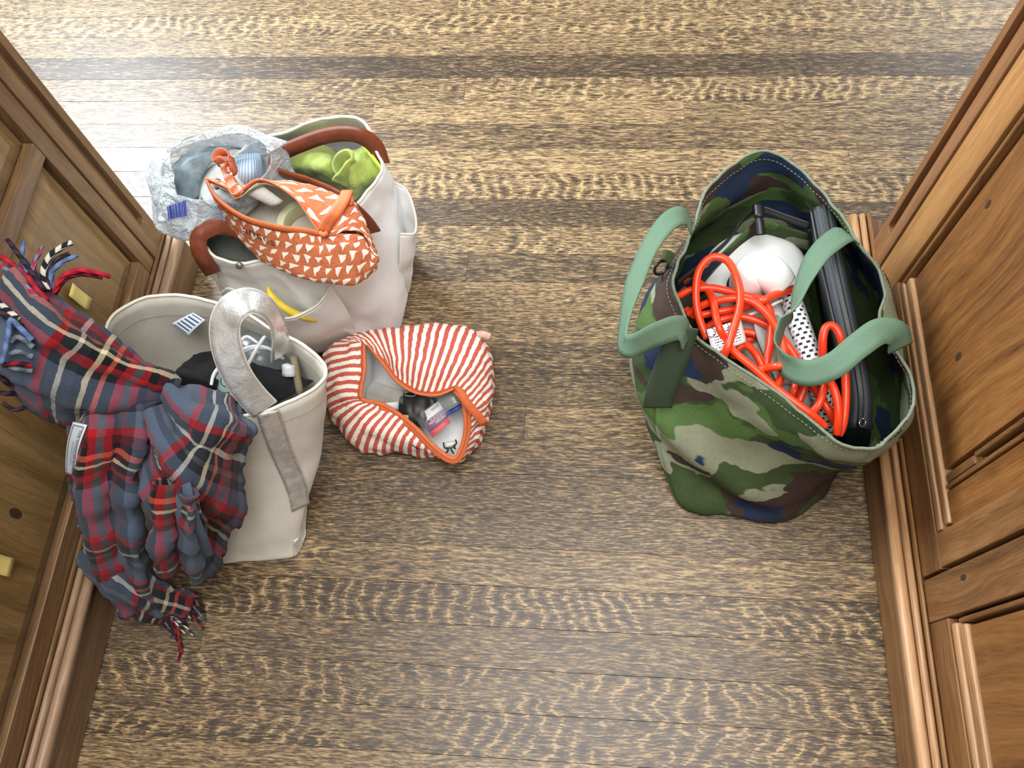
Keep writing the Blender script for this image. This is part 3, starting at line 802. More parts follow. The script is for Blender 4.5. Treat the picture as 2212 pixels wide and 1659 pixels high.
tg = tag(quad_patch('care_tag', [(1526, 712, .231), (1600, 690, .229), (1613, 738, .217), (1540, 765, .217)], M_TAG, None, 8, 0.004), 'white printed warning tag under the orange cord', 'tag')
M_INK = plain('black_ink', srgb(40, 36, 44), 0.7)
M_INKR = plain('purple_ink', srgb(96, 60, 96), 0.7)
def ring_mark(name, c, r, w, mat, parent, z):
    cc = at(c[0], c[1], z)
    return tube(name, np.array([cc + r * np.array([math.cos(t_), math.sin(t_) * .95, 0.22 * math.sin(t_)]) for t_ in np.linspace(0, 2 * math.pi, 24)]), w, mat, parent, 4)
ring_mark('symbol', (1535, 718), .0065, .0005, M_INKR, tg, .2325)
ring_mark('symbol', (1563, 706), .0065, .0005, M_INKR, tg, .2325)

case = thing('zippered_case', 'slim black zippered case standing along the right of the camouflage tote', 'case', at(1830, 700, .03))
top = path([(1776, 446, .252), (1790, 520, .247), (1806, 600, .240), (1826, 690, .228), (1846, 780, .212), (1858, 860, .195), (1855, 925, .17)], 40)
lean = np.array([0.28, 0.05, -1.0]); lean /= np.linalg.norm(lean)
rows_ = []
wid = 0.030
tt = np.gradient(top, axis=0); tt /= np.linalg.norm(tt, axis=1, keepdims=True)
acr = np.cross(tt, lean); acr /= np.linalg.norm(acr, axis=1, keepdims=True)
if acr[0][0] < 0: acr = -acr
sec = [(-.5, .16), (-.5, .02), (-.46, .004), (-.36, 0), (0, -.0012), (.36, 0), (.46, .004), (.5, .02), (.5, .16)]
gcase = np.array([[top[i] + acr[i] * (wid * s_) + lean * d_ for s_, d_ in sec] for i in range(len(top))])
gcase[:, :, 2] = np.maximum(gcase[:, :, 2], 0.01)
cb = add_grid('body', gcase, M_NYLONB, case, solid=0.002)
for e in (0, len(top) - 1):
    add('end_panel', gcase[e], [tuple(range(len(sec)))], M_NYLONB, case)
ribbon('zipper_tape', top + np.array([0, 0, .0022]), acr, 0.017, M_TAPEG, case, 0.0012)
zip2 = ribbon('zipper', top + np.array([0, 0, .0036]), acr, 0.008, M_ZIP, case, 0.0012)
ribbon('piping', top + acr * -.0142 + np.array([0, 0, -.001]), acr, 0.004, M_BLACKP, case, 0.003, 3)
tube('zipper_pull', path([(1862, 903, .186), (1856, 914, .186), (1863, 922, .183), (1870, 912, .183), (1863, 903, .186)], 24), .0014, M_STEEL, zip2, 6)
# ------------------------------------------------------------------ white canvas tote with leather handles
M_WHITEC = canvas('white_cotton_canvas', srgb(244, 245, 246), srgb(232, 232, 230), 900, 0.25)
M_LEATHER = plain('brown_bridle_leather', srgb(122, 64, 42), 0.30, 0.22, 70, 0.12, 700)
M_LIME = None
M_CREAMEDGE = plain('cream_bound_edge', srgb(226, 222, 210), 0.85, 0.1, 200, 0.3)

tote = thing('white_tote_bag', 'white canvas tote with brown leather handles and bulging outside pockets', 'tote bag', (-.45, .70, 0))
wt_rim = [(455, 545, .290), (425, 500, .295), (440, 420, .300), (500, 350, .308), (590, 292, .316), (680, 263, .320), (770, 258, .320),
          (812, 322, .310), (826, 362, .302), (796, 408, .295), (760, 452, .288), (680, 560, .284), (560, 562, .285), (500, 560, .288)]
wt_high = [(470, 592, .215), (442, 560, .215), W(-.555, .70, .215), W(-.535, .775, .215), W(-.46, .815, .22), W(-.39, .825, .22), W(-.325, .81, .22),
           (850, 402, .22), (858, 460, .215), (838, 500, .21), (800, 545, .205), (720, 640, .205), (590, 636, .20), (522, 620, .20)]
wt_low = [(520, 682, .08), W(-.575, .64, .08), W(-.57, .70, .08), W(-.55, .765, .08), W(-.46, .795, .08), W(-.39, .80, .08), W(-.325, .785, .08),
          (880, 520, .08), (876, 600, .075), (864, 655, .07), (838, 702, .05), (745, 728, .06), (640, 735, .08), (560, 722, .08)]
wt_base = [W(-.55, .618, 0), W(-.562, .64, 0), W(-.562, .70, 0), W(-.54, .75, 0), W(-.46, .775, 0), W(-.39, .78, 0), W(-.335, .765, 0),
           (886, 548, 0), (876, 612, 0), (864, 664, 0), (845, 711, 0), (742, 742, 0), (640, 758, 0), W(-.51, .608, 0)]
wt_c = [W(-.44, .69, .002)] * 14
wt_m = [tuple(['w'] + list(.45 * q * np.array([1, 1, 0]) + .55 * np.array([-.44, .69, .004]))) for q in net([wt_base])[0]]
gw_ = bag_shell([wt_c, wt_m, wt_base, wt_low, wt_high, wt_rim], 9, 10, 0.006, 16, 11)
for i in range(gw_.shape[0]):                      # slumped folds down the front-right
    for j in range(gw_.shape[1]):
        p = gw_[i, j]
        if 0.02 < p[2] < 0.26 and p[1] < 0.70 and p[0] > -0.45:
            d = p[0] + 0.30 * p[2] + 0.34
            gw_[i, j] += np.array([.5, -.8, 0.1]) * (0.010 * math.exp(-(d / .012) ** 2) - 0.010 * math.exp(-((d - .022) / .010) ** 2))
wbody = add_grid('body', gw_, M_WHITEC, tote, True, 0.0026)
tube('rim_hem', np.concatenate([gw_[-1], gw_[-1][:1]]), 0.0022, M_CREAMEDGE, wbody, 8)
tube('snap_button', np.array([at(518, 572, .287), at(518, 572, .287) + np.array([.0, -.0035, .002])]), .0048, plain('dull_brass_snap', srgb(140, 140, 116), 0.4, metal=0.6), tote, 14)
# front pocket, its mouth sagging open
fp = surf(net([[(505, 690, .05), (560, 735, .03), (610, 765, .012), (660, 765, .012), (705, 757, .012), (745, 738, .03), (768, 715, .06)],
               [(500, 668, .11), (548, 716, .10), (606, 738, .10), (648, 738, .10), (692, 722, .11), (724, 696, .13), (748, 668, .15)],
               [(497, 645, .165), (540, 672, .170), (600, 685, .180), (640, 683, .185), (678, 668, .19), (699, 648, .20), (714, 618, .212)]]), 10, 8)
fp = wrinkle(fp, .006, 22, seed=5, octv=1)
fp = fp + (np.array([0, 0, CAM_H]) - fp) * np.linspace(.012, .030, fp.shape[0])[:, None, None]
fpo = add_grid('front_pocket', fp, M_WHITEC, tote, solid=0.0024)
tube('pocket_hem', fp[-1], .0019, M_CREAMEDGE, fpo, 6)
# pocket on the right end
rp = surf(net([[(874, 560, .07), (885, 575, .06), (887, 598, .05), (880, 632, .035), (862, 655, .04)],
               [(862, 470, .17), (886, 500, .16), (894, 530, .15), (888, 565, .135), (862, 580, .14)],
               [(848, 392, .235), (876, 408, .232), (894, 450, .222), (898, 503, .207), (864, 506, .208)]]), 9, 7)
rp = wrinkle(rp, .004, 30, seed=8, octv=1)
rpo = add_grid('side_pocket', rp, M_WHITEC, tote, solid=0.0024)
tube('pocket_hem', rp[-1], .0019, M_CREAMEDGE, rpo, 6)
# left pocket corner sticking out beside the silver strap
lp = surf(net([[(520, 690, .09), (500, 665, .11), (495, 645, .14)], [(498, 655, .15), (488, 640, .165), (478, 634, .18)], [(512, 628, .2), (498, 622, .2), (488, 622, .2)]]), 6, 6)
add_grid('pocket_corner', lp, M_WHITEC, tote, solid=0.002)
M_EDGE = plain('dark_leather_edge', srgb(64, 34, 26), 0.5)
strap('handle', [(826, 352, .292), (812, 318, .315), (785, 296, .333), (748, 288, .342), (700, 294, .345), (650, 312, .345), (612, 330, .343), (594, 350, .341), (596, 368, .338), (632, 382, .336), (682, 398, .332), (735, 424, .325), (782, 468, .292), (806, 502, .262)],
      [(.2, .3, 1), (.1, .35, 1), (0, .4, 1), (0, .42, 1), (0, .4, 1), (-.1, .3, 1), (-.2, .2, 1), (-.3, 0, 1), (-.1, -.1, 1), (0, -.05, 1), (0, -.1, 1), (.1, -.1, 1), (.3, .1, 1), (.4, .2, 1)],
      0.023, M_LEATHER, tote, 120, 0.0032, 3)
strap('handle', [(566, 548, .300), (545, 520, .312), (512, 497, .318), (478, 488, .318), (448, 496, .316), (430, 512, .312), (430, 538, .300), (442, 565, .280), (460, 590, .248)],
      [(.2, .4, 1), (.2, .5, .9), (.1, .7, .7), (-.2, .8, .6), (-.6, .5, .6), (-.8, .1, .6), (-.9, -.2, .4), (-.9, -.3, .3), (-.9, -.4, .2)],
      0.022, M_LEATHER, tote, 80, 0.0032, 3)

# --- things in the white tote
def towel():
    t = NT('lime_microfibre')
    p = t.pos(); n = t.noise(p, 900, 2); b = t.noise(p, 40, 2)
    u, v, _ = t.sep(t.uv())
    rib = t.m('SINE', t.m('MULTIPLY', u, 2400))
    c = t.ramp(t.m('ADD', t.m('MULTIPLY', n, .5), t.m('MULTIPLY', b, .5)), [(.3, srgb(128, 146, 62)), (.7, srgb(176, 192, 100))])
    t.bump(t.m('ADD', t.m('MULTIPLY', n, 3), t.m('MULTIPLY', rib, .4)), .5, .0008)
    return t.out(c, .9, .1, **{'Sheen Weight': .3})
M_LIME = towel()
lc = surf(net([[(650, 318, .255), (680, 312, .262), (715, 322, .265), (738, 345, .255), (752, 333, .280), (785, 318, .285), (812, 328, .28)],
               [(630, 342, .272), (672, 336, .286), (712, 346, .288), (740, 364, .262), (756, 352, .296), (786, 342, .290), (818, 350, .28)],
               [(618, 364, .262), (665, 362, .282), (706, 366, .290), (742, 372, .260), (758, 378, .292), (785, 370, .286), (822, 370, .276)],
               [(640, 374, .240), (680, 377, .252), (715, 384, .266), (745, 390, .262), (760, 400, .280), (785, 393, .276), (810, 388, .266)],
               [(660, 388, .20), (695, 396, .21), (725, 406, .225), (748, 420, .24), (764, 432, .25), (785, 415, .24), (800, 402, .23)]]), 9, 9)
lc = wrinkle(lc, .003, 70, seed=2)
cl = thing('microfibre_cloth', 'lime green microfibre cloth crumpled in the white canvas tote', 'cloth', at(720, 370, .2))
add_grid('cloth', lc, M_LIME, cl, solid=.0045)
strap('folded_edge', [(742, 385, .272), (740, 362, .286), (746, 346, .297), (757, 342, .300), (764, 352, .298), (758, 366, .294), (748, 384, .286), (738, 398, .276)],
      [(0, .2, 1)] * 8, .03, M_LIME, cl, 50, .0045, 4)
strap('hem', [(790, 322, .300), (806, 342, .298), (822, 364, .292), (828, 374, .280)], [(.5, -.6, .5)] * 4, .012, plain('lime_hem', srgb(188, 214, 70), .8), cl, 20, .004, 4)

M_YEL = plastic('yellow_plastic', srgb(226, 202, 62), .4)
yh = path([(578, 620, .222), (584, 636, .222), (600, 654, .214), (626, 672, .206), (655, 684, .194), (690, 690, .17)], 40)
tag(tube('yellow_brush', yh + (np.array([0, 0, CAM_H]) - yh) * np.linspace(.022, .004, 40)[:, None], np.concatenate([np.linspace(.002, .0052, 8), np.full(32, .0056)]), M_YEL, None, 12), 'curved yellow plastic brush handle poking out of the white tote pocket', 'brush')
tag(tube('yellow_stick', path([(548, 652, .215), (560, 660, .21), (575, 676, .19), (590, 700, .15)], 16), .0062, M_YEL, None, 10), 'short yellow stick seen through the silver tote handle', 'stick')

dk = thing('grey_container', 'dark grey plastic container inside the white tote under the orange pouch', 'container', at(530, 540, .2))
M_DGREY = plastic('dark_olive_plastic', srgb(70, 74, 66), .35)
gtop = surf(net([[(452, 552, .262), (500, 566, .262), (560, 572, .262), (640, 575, .262)], [(448, 520, .266), (500, 515, .268), (560, 510, .268), (660, 500, .268)], [(470, 490, .266), (520, 480, .266), (590, 470, .266), (680, 455, .266)]]), 5, 6)
add_grid('lid', gtop, M_DGREY, dk, solid=.006)
gsd = np.array([gtop[0], gtop[0] - np.array([0, -.02, .16])])
add_grid('side', gsd, M_DGREY, dk, solid=.004)
tube('black_latch', path([(512, 500, .29), (503, 492, .295), (500, 502, .29), (506, 512, .284)], 14), .003, M_BLACKP, dk, 8)

# --- clear plastic bag with blue print
def film_mat(name='crinkled_clear_film', a0=.30, a1=.72):
    t = NT(name)
    p = t.pos(); n = t.noise(p, 26, 3, .6, 1.5); m_ = t.noise(p, 70, 3, .6, 2.0)
    t.bump(t.m('ADD', n, t.m('MULTIPLY', m_, .6)), .9, .010)
    return t.out(srgb(222, 234, 240), .22, .6, Alpha=t.ramp(n, [(.35, (a0,) * 3), (.68, (a1,) * 3)]))
M_FILM = film_mat()
M_BLUE = plain('blue_print', srgb(48, 72, 170), .5)
pb = thing('plastic_bag', 'crinkled clear plastic bag with blue barcode, resting on the white tote', 'plastic bag', at(460, 420, .27))
pb_rim = [(352, 395, .365), (398, 425, .360), (460, 432, .356), (530, 415, .356), (568, 385, .362), (584, 335, .375), (572, 296, .390), (512, 273, .402), (438, 292, .400), (368, 324, .388)]
pb_mid = [(342, 462, .325), (380, 492, .322), (450, 488, .318), (530, 458, .316), (572, 410, .32), W(-.40, .70, .33), W(-.43, .735, .33), W(-.49, .73, .335), W(-.55, .715, .335), W(-.60, .69, .335)]
pb_low = [(350, 492, .300), (394, 518, .294), (438, 508, .290), (520, 470, .290), (560, 425, .292), W(-.41, .68, .295), W(-.43, .70, .295), W(-.48, .70, .297), W(-.54, .68, .297), W(-.58, .66, .298)]
pb_c = [(460, 440, .290)] * 10
gp = surf(net([pb_c, pb_low, pb_mid, pb_rim]), 9, 9, True)
gp = wrinkle(gp, .006, 26, True, 4)
add_grid('film', gp, M_FILM, pb, True, .0006)
# mouth edge folded back, white where the film doubles
M_FILM2 = film_mat('doubled_film', .62, .92)
me_ = surf(net([[(360, 332, .386), (430, 306, .396), (512, 290, .400), (566, 308, .392), (578, 332, .382)],
                [(360, 322, .392), (436, 290, .402), (512, 270, .406), (578, 292, .395), (624, 306, .386)]]), 5, 8)
me_ = wrinkle(me_, .003, 40, seed=6)
add_grid('mouth_fold', me_, M_FILM2, pb, solid=.0006)
sp2 = surf(net([[(352, 330, .388), (352, 380, .372), (346, 440, .345), (344, 480, .325)], [(372, 330, .390), (376, 380, .378), (384, 440, .350), (392, 470, .332)]]), 8, 8)
add_grid('side_fold', wrinkle(sp2, .006, 50, seed=9), M_FILM2, pb, solid=.0006)
def toward(p, k=.004):
    p = np.asarray(p, float); return p + (np.array([0, 0, CAM_H]) - p) * k
def zbag(px, py):                                    # height of the front film under the print
    return float(np.interp(py, [400, 440, 480, 520], [.360, .350, .326, .296]))
parts = []
for k, (u0, u1) in enumerate([(0, .06), (.09, .22), (.25, .30), (.33, .38), (.42, .50), (.53, .57), (.60, .68), (.70, .73), (.76, .82), (.85, .93), (.95, 1.0)]):
    q = []
    for (u_, v_) in ((u0, 0), (u1, 0), (u1, 1), (u0, 1)):
        px = 361 + 40 * u_ + 3 * v_; py = 446 - 14 * u_ + v_ * (28 + 6 * u_)
        q.append(toward(at(px, py, zbag(px, py)), .012))
    parts.append((np.array(q), [(0, 1, 2, 3)], np.zeros((4, 2))))
v, f, uv = merge(parts)
add('barcode', v, f, M_BLUE, pb, None, False, [('solid', .0003)])
for s_, (x0, y0, x1, y1, h_) in (('surface', (520, 462, 475, 473, 7)), ('use with', (512, 452, 462, 461, 5)), ('cleaners', (514, 438, 454, 447, 5)), ('HW', (404, 492, 390, 498, 7))):
    def fn(a, b, x0=x0, y0=y0, x1=x1, y1=y1, h_=h_):
        px = x0 + (x1 - x0) * a; py = y0 + (y1 - y0) * a + h_ * b
        return toward(at(px, py, zbag(px, py)), .013)
    lettering('print', s_, None, None, None, M_BLUE, pb, fn=fn)

rl = thing('white_roll', 'white roll of paper inside the clear plastic bag', 'roll', at(470, 400, .30))
ca = at(468, 398, .338); vd = np.array([-.25, -.35, 1.0]); vd /= np.linalg.norm(vd)
e1 = np.cross(vd, [1, 0, 0]); e1 /= np.linalg.norm(e1); e2 = np.cross(vd, e1)
prof_r = [(0.008, .0), (.027, .0), (.0295, -.002), (.0295, -.035), (.027, -.037), (.008, -.037), (.008, 0)]
aa = np.linspace(0, 2 * math.pi, 32, endpoint=False)
gr = np.array([[ca + vd * d + r * (math.cos(t_) * e1 + math.sin(t_) * e2) for t_ in aa] for r, d in prof_r])
add_grid('paper', gr, plain('white_paper', srgb(232, 238, 238), .8), rl, True, 0)
bp = thing('blue_striped_pack', 'pale blue striped pack inside the clear plastic bag', 'pack', at(545, 380, .29))
def ribs_mat():
    t = NT('pale_blue_ribbed_wrap'); u, v, _ = t.sep(t.uv())
    k = t.m('SINE', t.m('MULTIPLY', u, 1500)); c = t.mix(t.step(k, -.4, .5), srgb(146, 176, 204), srgb(206, 222, 236)); t.bump(k, .4, .001)
    return t.out(c, .4)
gb2 = surf(net([[(500, 400, .30), (512, 412, .31), (545, 405, .315), (568, 392, .305)], [(502, 372, .325), (515, 378, .342), (545, 372, .342), (566, 362, .325)], [(506, 348, .325), (518, 350, .34), (545, 346, .34), (564, 342, .325)], [(508, 338, .30), (520, 336, .31), (545, 334, .31), (562, 334, .30)]]), 5, 6)
add_grid('wrap', gb2, ribs_mat(), bp, solid=.003)
qp = quad_patch('blue_stamp', [(548, 392, .331), (562, 386, .331), (564, 378, .336), (552, 384, .336)], M_BLUE, bp, 3, offset=.004)
gk = thing('grey_tool_pack', 'grey patterned packet at the back of the clear plastic bag', 'packet', at(420, 370, .30))
gk_g = surf(net([[(362, 430, .318), (395, 440, .32), (430, 430, .32)], [(362, 380, .345), (400, 372, .352), (440, 372, .352)], [(385, 345, .352), (430, 335, .36), (490, 325, .36)], [(400, 335, .345), (450, 320, .35), (520, 318, .35)]]), 6, 6)
add_grid('wrap', wrinkle(gk_g, .004, 50), plain('blue_grey_wrapper', srgb(120, 136, 142), .45, .5, 60), gk, solid=.003)

# ------------------------------------------------------------------ orange pouch with white triangles
def tri_mat():
    t = NT('orange_canvas_white_triangles')
    u, v, _ = t.sep(t.uv()); p = t.pos()
    c = .0165
    nu = t.noise(t.comb(t.m('MULTIPLY', u, 60), t.m('MULTIPLY', v, 60)), 1, 1); nv = t.noise(t.comb(t.m('MULTIPLY', u, 60), t.m('MULTIPLY', v, 60), 8.0), 1, 1)
    uu = t.m('ADD', t.m('DIVIDE', u, c), t.m('MULTIPLY', t.m('SUBTRACT', nu, .5), .7)); vv = t.m('ADD', t.m('DIVIDE', v, c * .82), t.m('MULTIPLY', t.m('SUBTRACT', nv, .5), .7))
    row = t.m('FLOOR', vv); fv = t.m('FRACT', vv)
    fu = t.m('FRACT', t.m('ADD', uu, t.m('MULTIPLY', t.m('FLOORED_MODULO', row, 2.0), .5)))
    a = t.m('MULTIPLY', t.m('GREATER_THAN', fu, .18), t.m('GREATER_THAN', fv, .16))
    h = t.m('LESS_THAN', t.m('ADD', t.m('DIVIDE', t.m('SUBTRACT', fu, .18), .66), t.m('DIVIDE', t.m('SUBTRACT', fv, .16), .72)), 1.0)
    k = t.m('MULTIPLY', a, h)
    n2 = t.noise(p, 300, 2)
    col = t.mix(k, t.ramp(n2, [(.3, srgb(180, 100, 64)), (.7, srgb(202, 120, 82))]), srgb(238, 230, 218))
    t.bump(t.m('MULTIPLY', n2, 2), .3, .0004)
    return t.out(col, .8, .2)
M_TRI = tri_mat()
M_ORTRIM = plain('orange_zipper_tape', srgb(206, 106, 58), .65, .12, 200, .3)
M_LIN = canvas('cream_lining', srgb(206, 198, 184), srgb(184, 176, 162), 900, .15)
po = thing('orange_triangle_pouch', 'orange zip pouch printed with white triangles lying open on the white tote', 'pouch', at(640, 520, .295))
PN = [  # rows: front lip, front mid, front low, underside, back low, back up, back lip; columns left to right
 [(447, 392, .380), (472, 434, .374), (530, 474, .366), (600, 494, .358), (662, 502, .354), (698, 508, .352), (745, 505, .354), (785, 512, .345), (806, 556, .320)],
 [(449, 400, .358), (482, 462, .340), (545, 518, .335), (615, 540, .332), (675, 549, .334), (722, 548, .338), (762, 540, .342), (795, 540, .335), (812, 565, .315)],
 [(455, 410, .335), (505, 492, .308), (562, 558, .303), (627, 592, .300), (692, 608, .300), (736, 614, .300), (772, 610, .302), (803, 594, .302), (812, 578, .304)],
 [(462, 400, .322), (515, 450, .294), (575, 505, .292), (632, 540, .292), (690, 560, .292), (735, 570, .292), (770, 575, .293), (796, 572, .295), (808, 572, .300)],
 [(465, 394, .345), (525, 412, .305), (590, 432, .302), (655, 450, .302), (705, 452, .307), (748, 458, .312), (776, 478, .315), (798, 515, .315), (811, 566, .308)],
 [(458, 388, .370), (512, 402, .352), (572, 394, .355), (636, 396, .368), (700, 410, .368), (752, 436, .364), (778, 462, .355), (798, 508, .338), (811, 560, .314)],
 [(447, 389, .381), (494, 410, .376), (512, 424, .374), (566, 392, .378), (640, 432, .374), (698, 508, .353), (748, 498, .356), (787, 508, .346), (806, 555, .321)],
]
gpo = surf(net(PN), 8, 9)
lip_f, lip_b = gpo[0].copy(), gpo[-1].copy()
gw2 = wrinkle(gpo, .0022, 55, seed=3)
cw = np.clip((np.arange(gpo.shape[1]) / gpo.shape[1] - .62) / .3, 0, 1)[None, :, None]
gw3 = wrinkle(gpo, .0075, 62, seed=13)
gpo = gw2 * (1 - cw) + gw3 * cw
gpo[0] = lip_f; gpo[-1] = lip_b
add_grid('shell', gpo, M_TRI, po, solid=.0012)
npo = normals(gpo)
inn = gpo + npo * .0022
ctr = gpo.mean((0, 1))
if ((gpo + npo * .002 - ctr) ** 2).sum() > ((gpo - npo * .002 - ctr) ** 2).sum(): inn = gpo - npo * .0022
add_grid('lining', inn[:, :46], M_LIN, po, solid=.0006)
def lip(name, edge, n0, n1, dz, mat, parent, width=.0085, side=(0, 0, 1)):
    e = edge[n0:n1]
    return ribbon(name, e + np.array([0, 0, dz]), np.tile(side, (len(e), 1)), width, mat, parent, .0022, 3)
lip('zipper_tape', gpo[0], 0, 47, .002, M_ORTRIM, po, .009, (.1, .35, 1))
zt1 = lip('zipper_tape', gpo[-1], 0, 47, .002, M_ORTRIM, po, .009, (0, -.25, 1))
strap('pull_strap', [(751, 412, .372), (742, 432, .375), (722, 462, .372), (706, 486, .364), (700, 500, .358)], [(.9, .45, 0)] * 5, .0155, M_ORTRIM, zt1, 24, .0028, 4)
tube('strap_tab', path([(756, 424, .372), (760, 436, .368), (754, 442, .366)], 8), .0035, M_ORTRIM, po, 8)
tube('zipper_slider', path([(692, 502, .360), (700, 508, .360), (706, 502, .360)], 8), .0032, M_ORTRIM, zt1, 8)
strap('zip_end', [(520, 424, .372), (505, 405, .378), (494, 382, .386), (486, 362, .394), (482, 348, .398)], [(.9, -.4, .1)] * 5, np.linspace(.020, .010, 24), M_TRI, po, 24, .004, 5)
lp_ = path([(500, 350, .398), (504, 366, .392), (497, 372, .390), (488, 352, .400), (478, 346, .402), (468, 352, .396), (470, 334, .402), (482, 328, .404), (496, 336, .402), (500, 350, .398)], 60)
ribbon('end_tab', lp_, np.tile([-.3, .3, 1], (60, 1)), .012, plain('rust_cotton_tab', srgb(190, 98, 66), .7, .15), po, .002, 3)
lb = quad_patch('sewn_label', [(526, 418, .360), (566, 400, .366), (612, 434, .345), (586, 446, .338)], print_lines('grey_printed_label', srgb(216, 216, 210), srgb(190, 190, 186), 6, .4), po, 8, .004)
lettering('label_text', 'WEST E', at(531, 424, .3635), at(564, 405, .369), at(528, 414, .3645), plain('grey_ink', srgb(120, 120, 120), .8), lb, .003)
def emb(a, b):
    px = 524 + 70 * a - 1.0 * b; py = 503 + 32 * a - 11 * b - 4 * math.sin(a * 3)
    c_ = np.interp(px, [505, 530, 562, 600, 627], [0, 1, 2, 3, 4])
    z = np.interp(px, [510, 530, 560, 600], [.346, .346, .340, .335]) + b * .006
    return toward(at(px, py, z), .014)
lettering('embroidery', 'ances', None, None, None, plain('black_thread', srgb(34, 26, 26), .8), po, fn=emb)
tr = thing('tape_roll', 'cream roll of masking tape inside the orange triangle pouch', 'tape', at(645, 478, .30))
ct = at(650, 480, .318)
prof_t = [(.024, 0), (.0335, 0), (.0345, -.001), (.0345, -.021), (.0335, -.022), (.024, -.022), (.0235, -.021), (.0235, -.001), (.024, 0)]
gt = np.array([[ct + np.array([r * math.cos(t_), r * math.sin(t_), d + .12 * r * math.sin(t_)]) for t_ in aa] for r, d in prof_t])
add_grid('tape', gt, plain('cream_masking_tape', srgb(206, 206, 168), .6, .06, 90), tr, True, 0)
# ------------------------------------------------------------------ natural canvas tote with silver straps
M_NATC = canvas('natural_cotton_canvas', srgb(212, 208, 196), srgb(196, 192, 178), 900, 0.25)
def silver_mat():
    t = NT('silver_foil_leather')
    p = t.pos(); n = t.noise(p, 60, 3, .6, .5); f = t.noise(p, 420, 2)
    t.bump(t.m('ADD', n, t.m('MULTIPLY', f, .3)), .35, .004)
    return t.out(t.ramp(n, [(.3, srgb(206, 208, 208)), (.7, srgb(242, 243, 242))]), .24, .5, .62)
M_SILVER = silver_mat()
st = thing('silver_strap_tote', 'natural canvas tote with shiny silver straps beside the plaid scarf', 'tote bag', (-.52, .34, 0))
s_rim = [(330, 850, .285), (248, 768, .285), (230, 700, .290), (290, 652, .293), (370, 638, .295), (440, 650, .293), (520, 674, .290),
         (600, 716, .288), (664, 752, .287), (702, 792, .286), (690, 830, .284), (620, 868, .283), (540, 898, .283), (430, 905, .283)]
s_mid = [W(-.60, .325, .14), W(-.66, .36, .14), W(-.665, .42, .14), W(-.64, .455, .14), W(-.58, .475, .14), W(-.53, .48, .14), W(-.48, .475, .14),
         W(-.43, .455, .14), W(-.392, .425, .145), (694, 938, .15), (672, 1000, .135), (600, 1032, .14), (520, 1055, .14), (440, 1062, .14)]
s_low = [W(-.62, .25, .03), W(-.65, .275, .03), W(-.65, .33, .03), W(-.625, .375, .03), W(-.58, .39, .03), W(-.54, .395, .03), W(-.50, .395, .03),
         W(-.455, .385, .03), W(-.422, .355, .03), W(-.408, .30, .03), (643, 1160, .025), (592, 1172, .03), (530, 1180, .03), (465, 1185, .03)]
s_base = [W(-.62, .238, 0), W(-.642, .27, 0), W(-.642, .32, 0), W(-.62, .36, 0), W(-.58, .375, 0), W(-.54, .38, 0), W(-.50, .38, 0),
          W(-.46, .372, 0), W(-.43, .345, 0), W(-.416, .295, 0), (637, 1193, 0), (590, 1203, 0), (530, 1210, 0), (470, 1214, 0)]
s_c = [W(-.53, .31, .002)] * 14
s_m = [tuple(['w'] + list(.45 * q * np.array([1, 1, 0]) + .55 * np.array([-.53, .31, .004]))) for q in net([s_base])[0]]
gs = bag_shell([s_c, s_m, s_base, s_low, s_mid, s_rim], 9, 10, 0.004, 15, 21)
sbody = add_grid('body', gs, M_NATC, st, True, .0026)
tube('rim_hem', np.concatenate([gs[-1], gs[-1][:1]]), .0023, M_CREAMEDGE, sbody, 8)
ns_ = normals(gs, True)
M_STI = plain('tan_stitching', srgb(150, 142, 120), .8)
hem = gs[-3] + ns_[-3] * .0016
sg = np.sign(np.dot(ns_[-4][105 % gs.shape[1]], np.array([.4, -1, .2]))) or 1
stitch_row('hem_stitching', gs[-3] + ns_[-3] * (.0019 * sg), 0, .0045, M_STI, sbody, .003, .0004)
stitch_row('hem_stitching', gs[-3] - ns_[-3] * (.0019 * sg), 0, .0045, M_STI, sbody, .003, .0004)
ns_ = ns_ * sg                                             # outward
def on_body(row, col):
    i, j = int(row), int(col); a_, b_ = row - i, col - j
    i2 = min(i + 1, gs.shape[0] - 1); j2 = (j + 1) % gs.shape[1]
    mixf = lambda q: q[i, j] * (1 - a_) * (1 - b_) + q[i2, j] * a_ * (1 - b_) + q[i, j2] * (1 - a_) * b_ + q[i2, j2] * a_ * b_
    return mixf(gs), mixf(ns_)
rr, cc_ = np.linspace(45.0, 31.5, 44), np.linspace(115.6, 101.8, 44)
PB = [on_body(a_, b_) for a_, b_ in zip(rr, cc_)]
spq = np.array([p + n * .0026 for p, n in PB]); spn = np.array([n for p, n in PB])
tdir = np.gradient(spq, axis=0); tdir /= np.linalg.norm(tdir, axis=1, keepdims=True)
sdv = np.cross(tdir, spn); sdv /= np.linalg.norm(sdv, axis=1, keepdims=True)
sstrap = ribbon('strap', spq, sdv, .028, M_SILVER, st, .0024, 5)
for sgn in (-1, 1):
    parts = [tube_data(np.array([spq[i], spq[i] * .35 + spq[i + 1] * .65]) + sgn * .0118 * sdv[i] + spn[i] * .0016, .0006, 5) for i in range(0, 43)]
    v, f, uv = merge(parts); tag(add('strap_stitching', v, f, M_STI, sstrap, uv), kind='stuff')
cpv, cpf = [], []
for r in range(18, 28):
    w_ = 9 - (r - 18)
    for k in range(6):
        p, n = on_body(r + .0, 100 + 2.5 - (w_ + 2.5) * (1 - k / 5)); cpv.append(p + n * .0022)
add('corner_patch', np.maximum(np.array(cpv), [-9, -9, .003]), grid_faces(10, 6), M_SILVER, st, None, True, [('solid', .0014)])
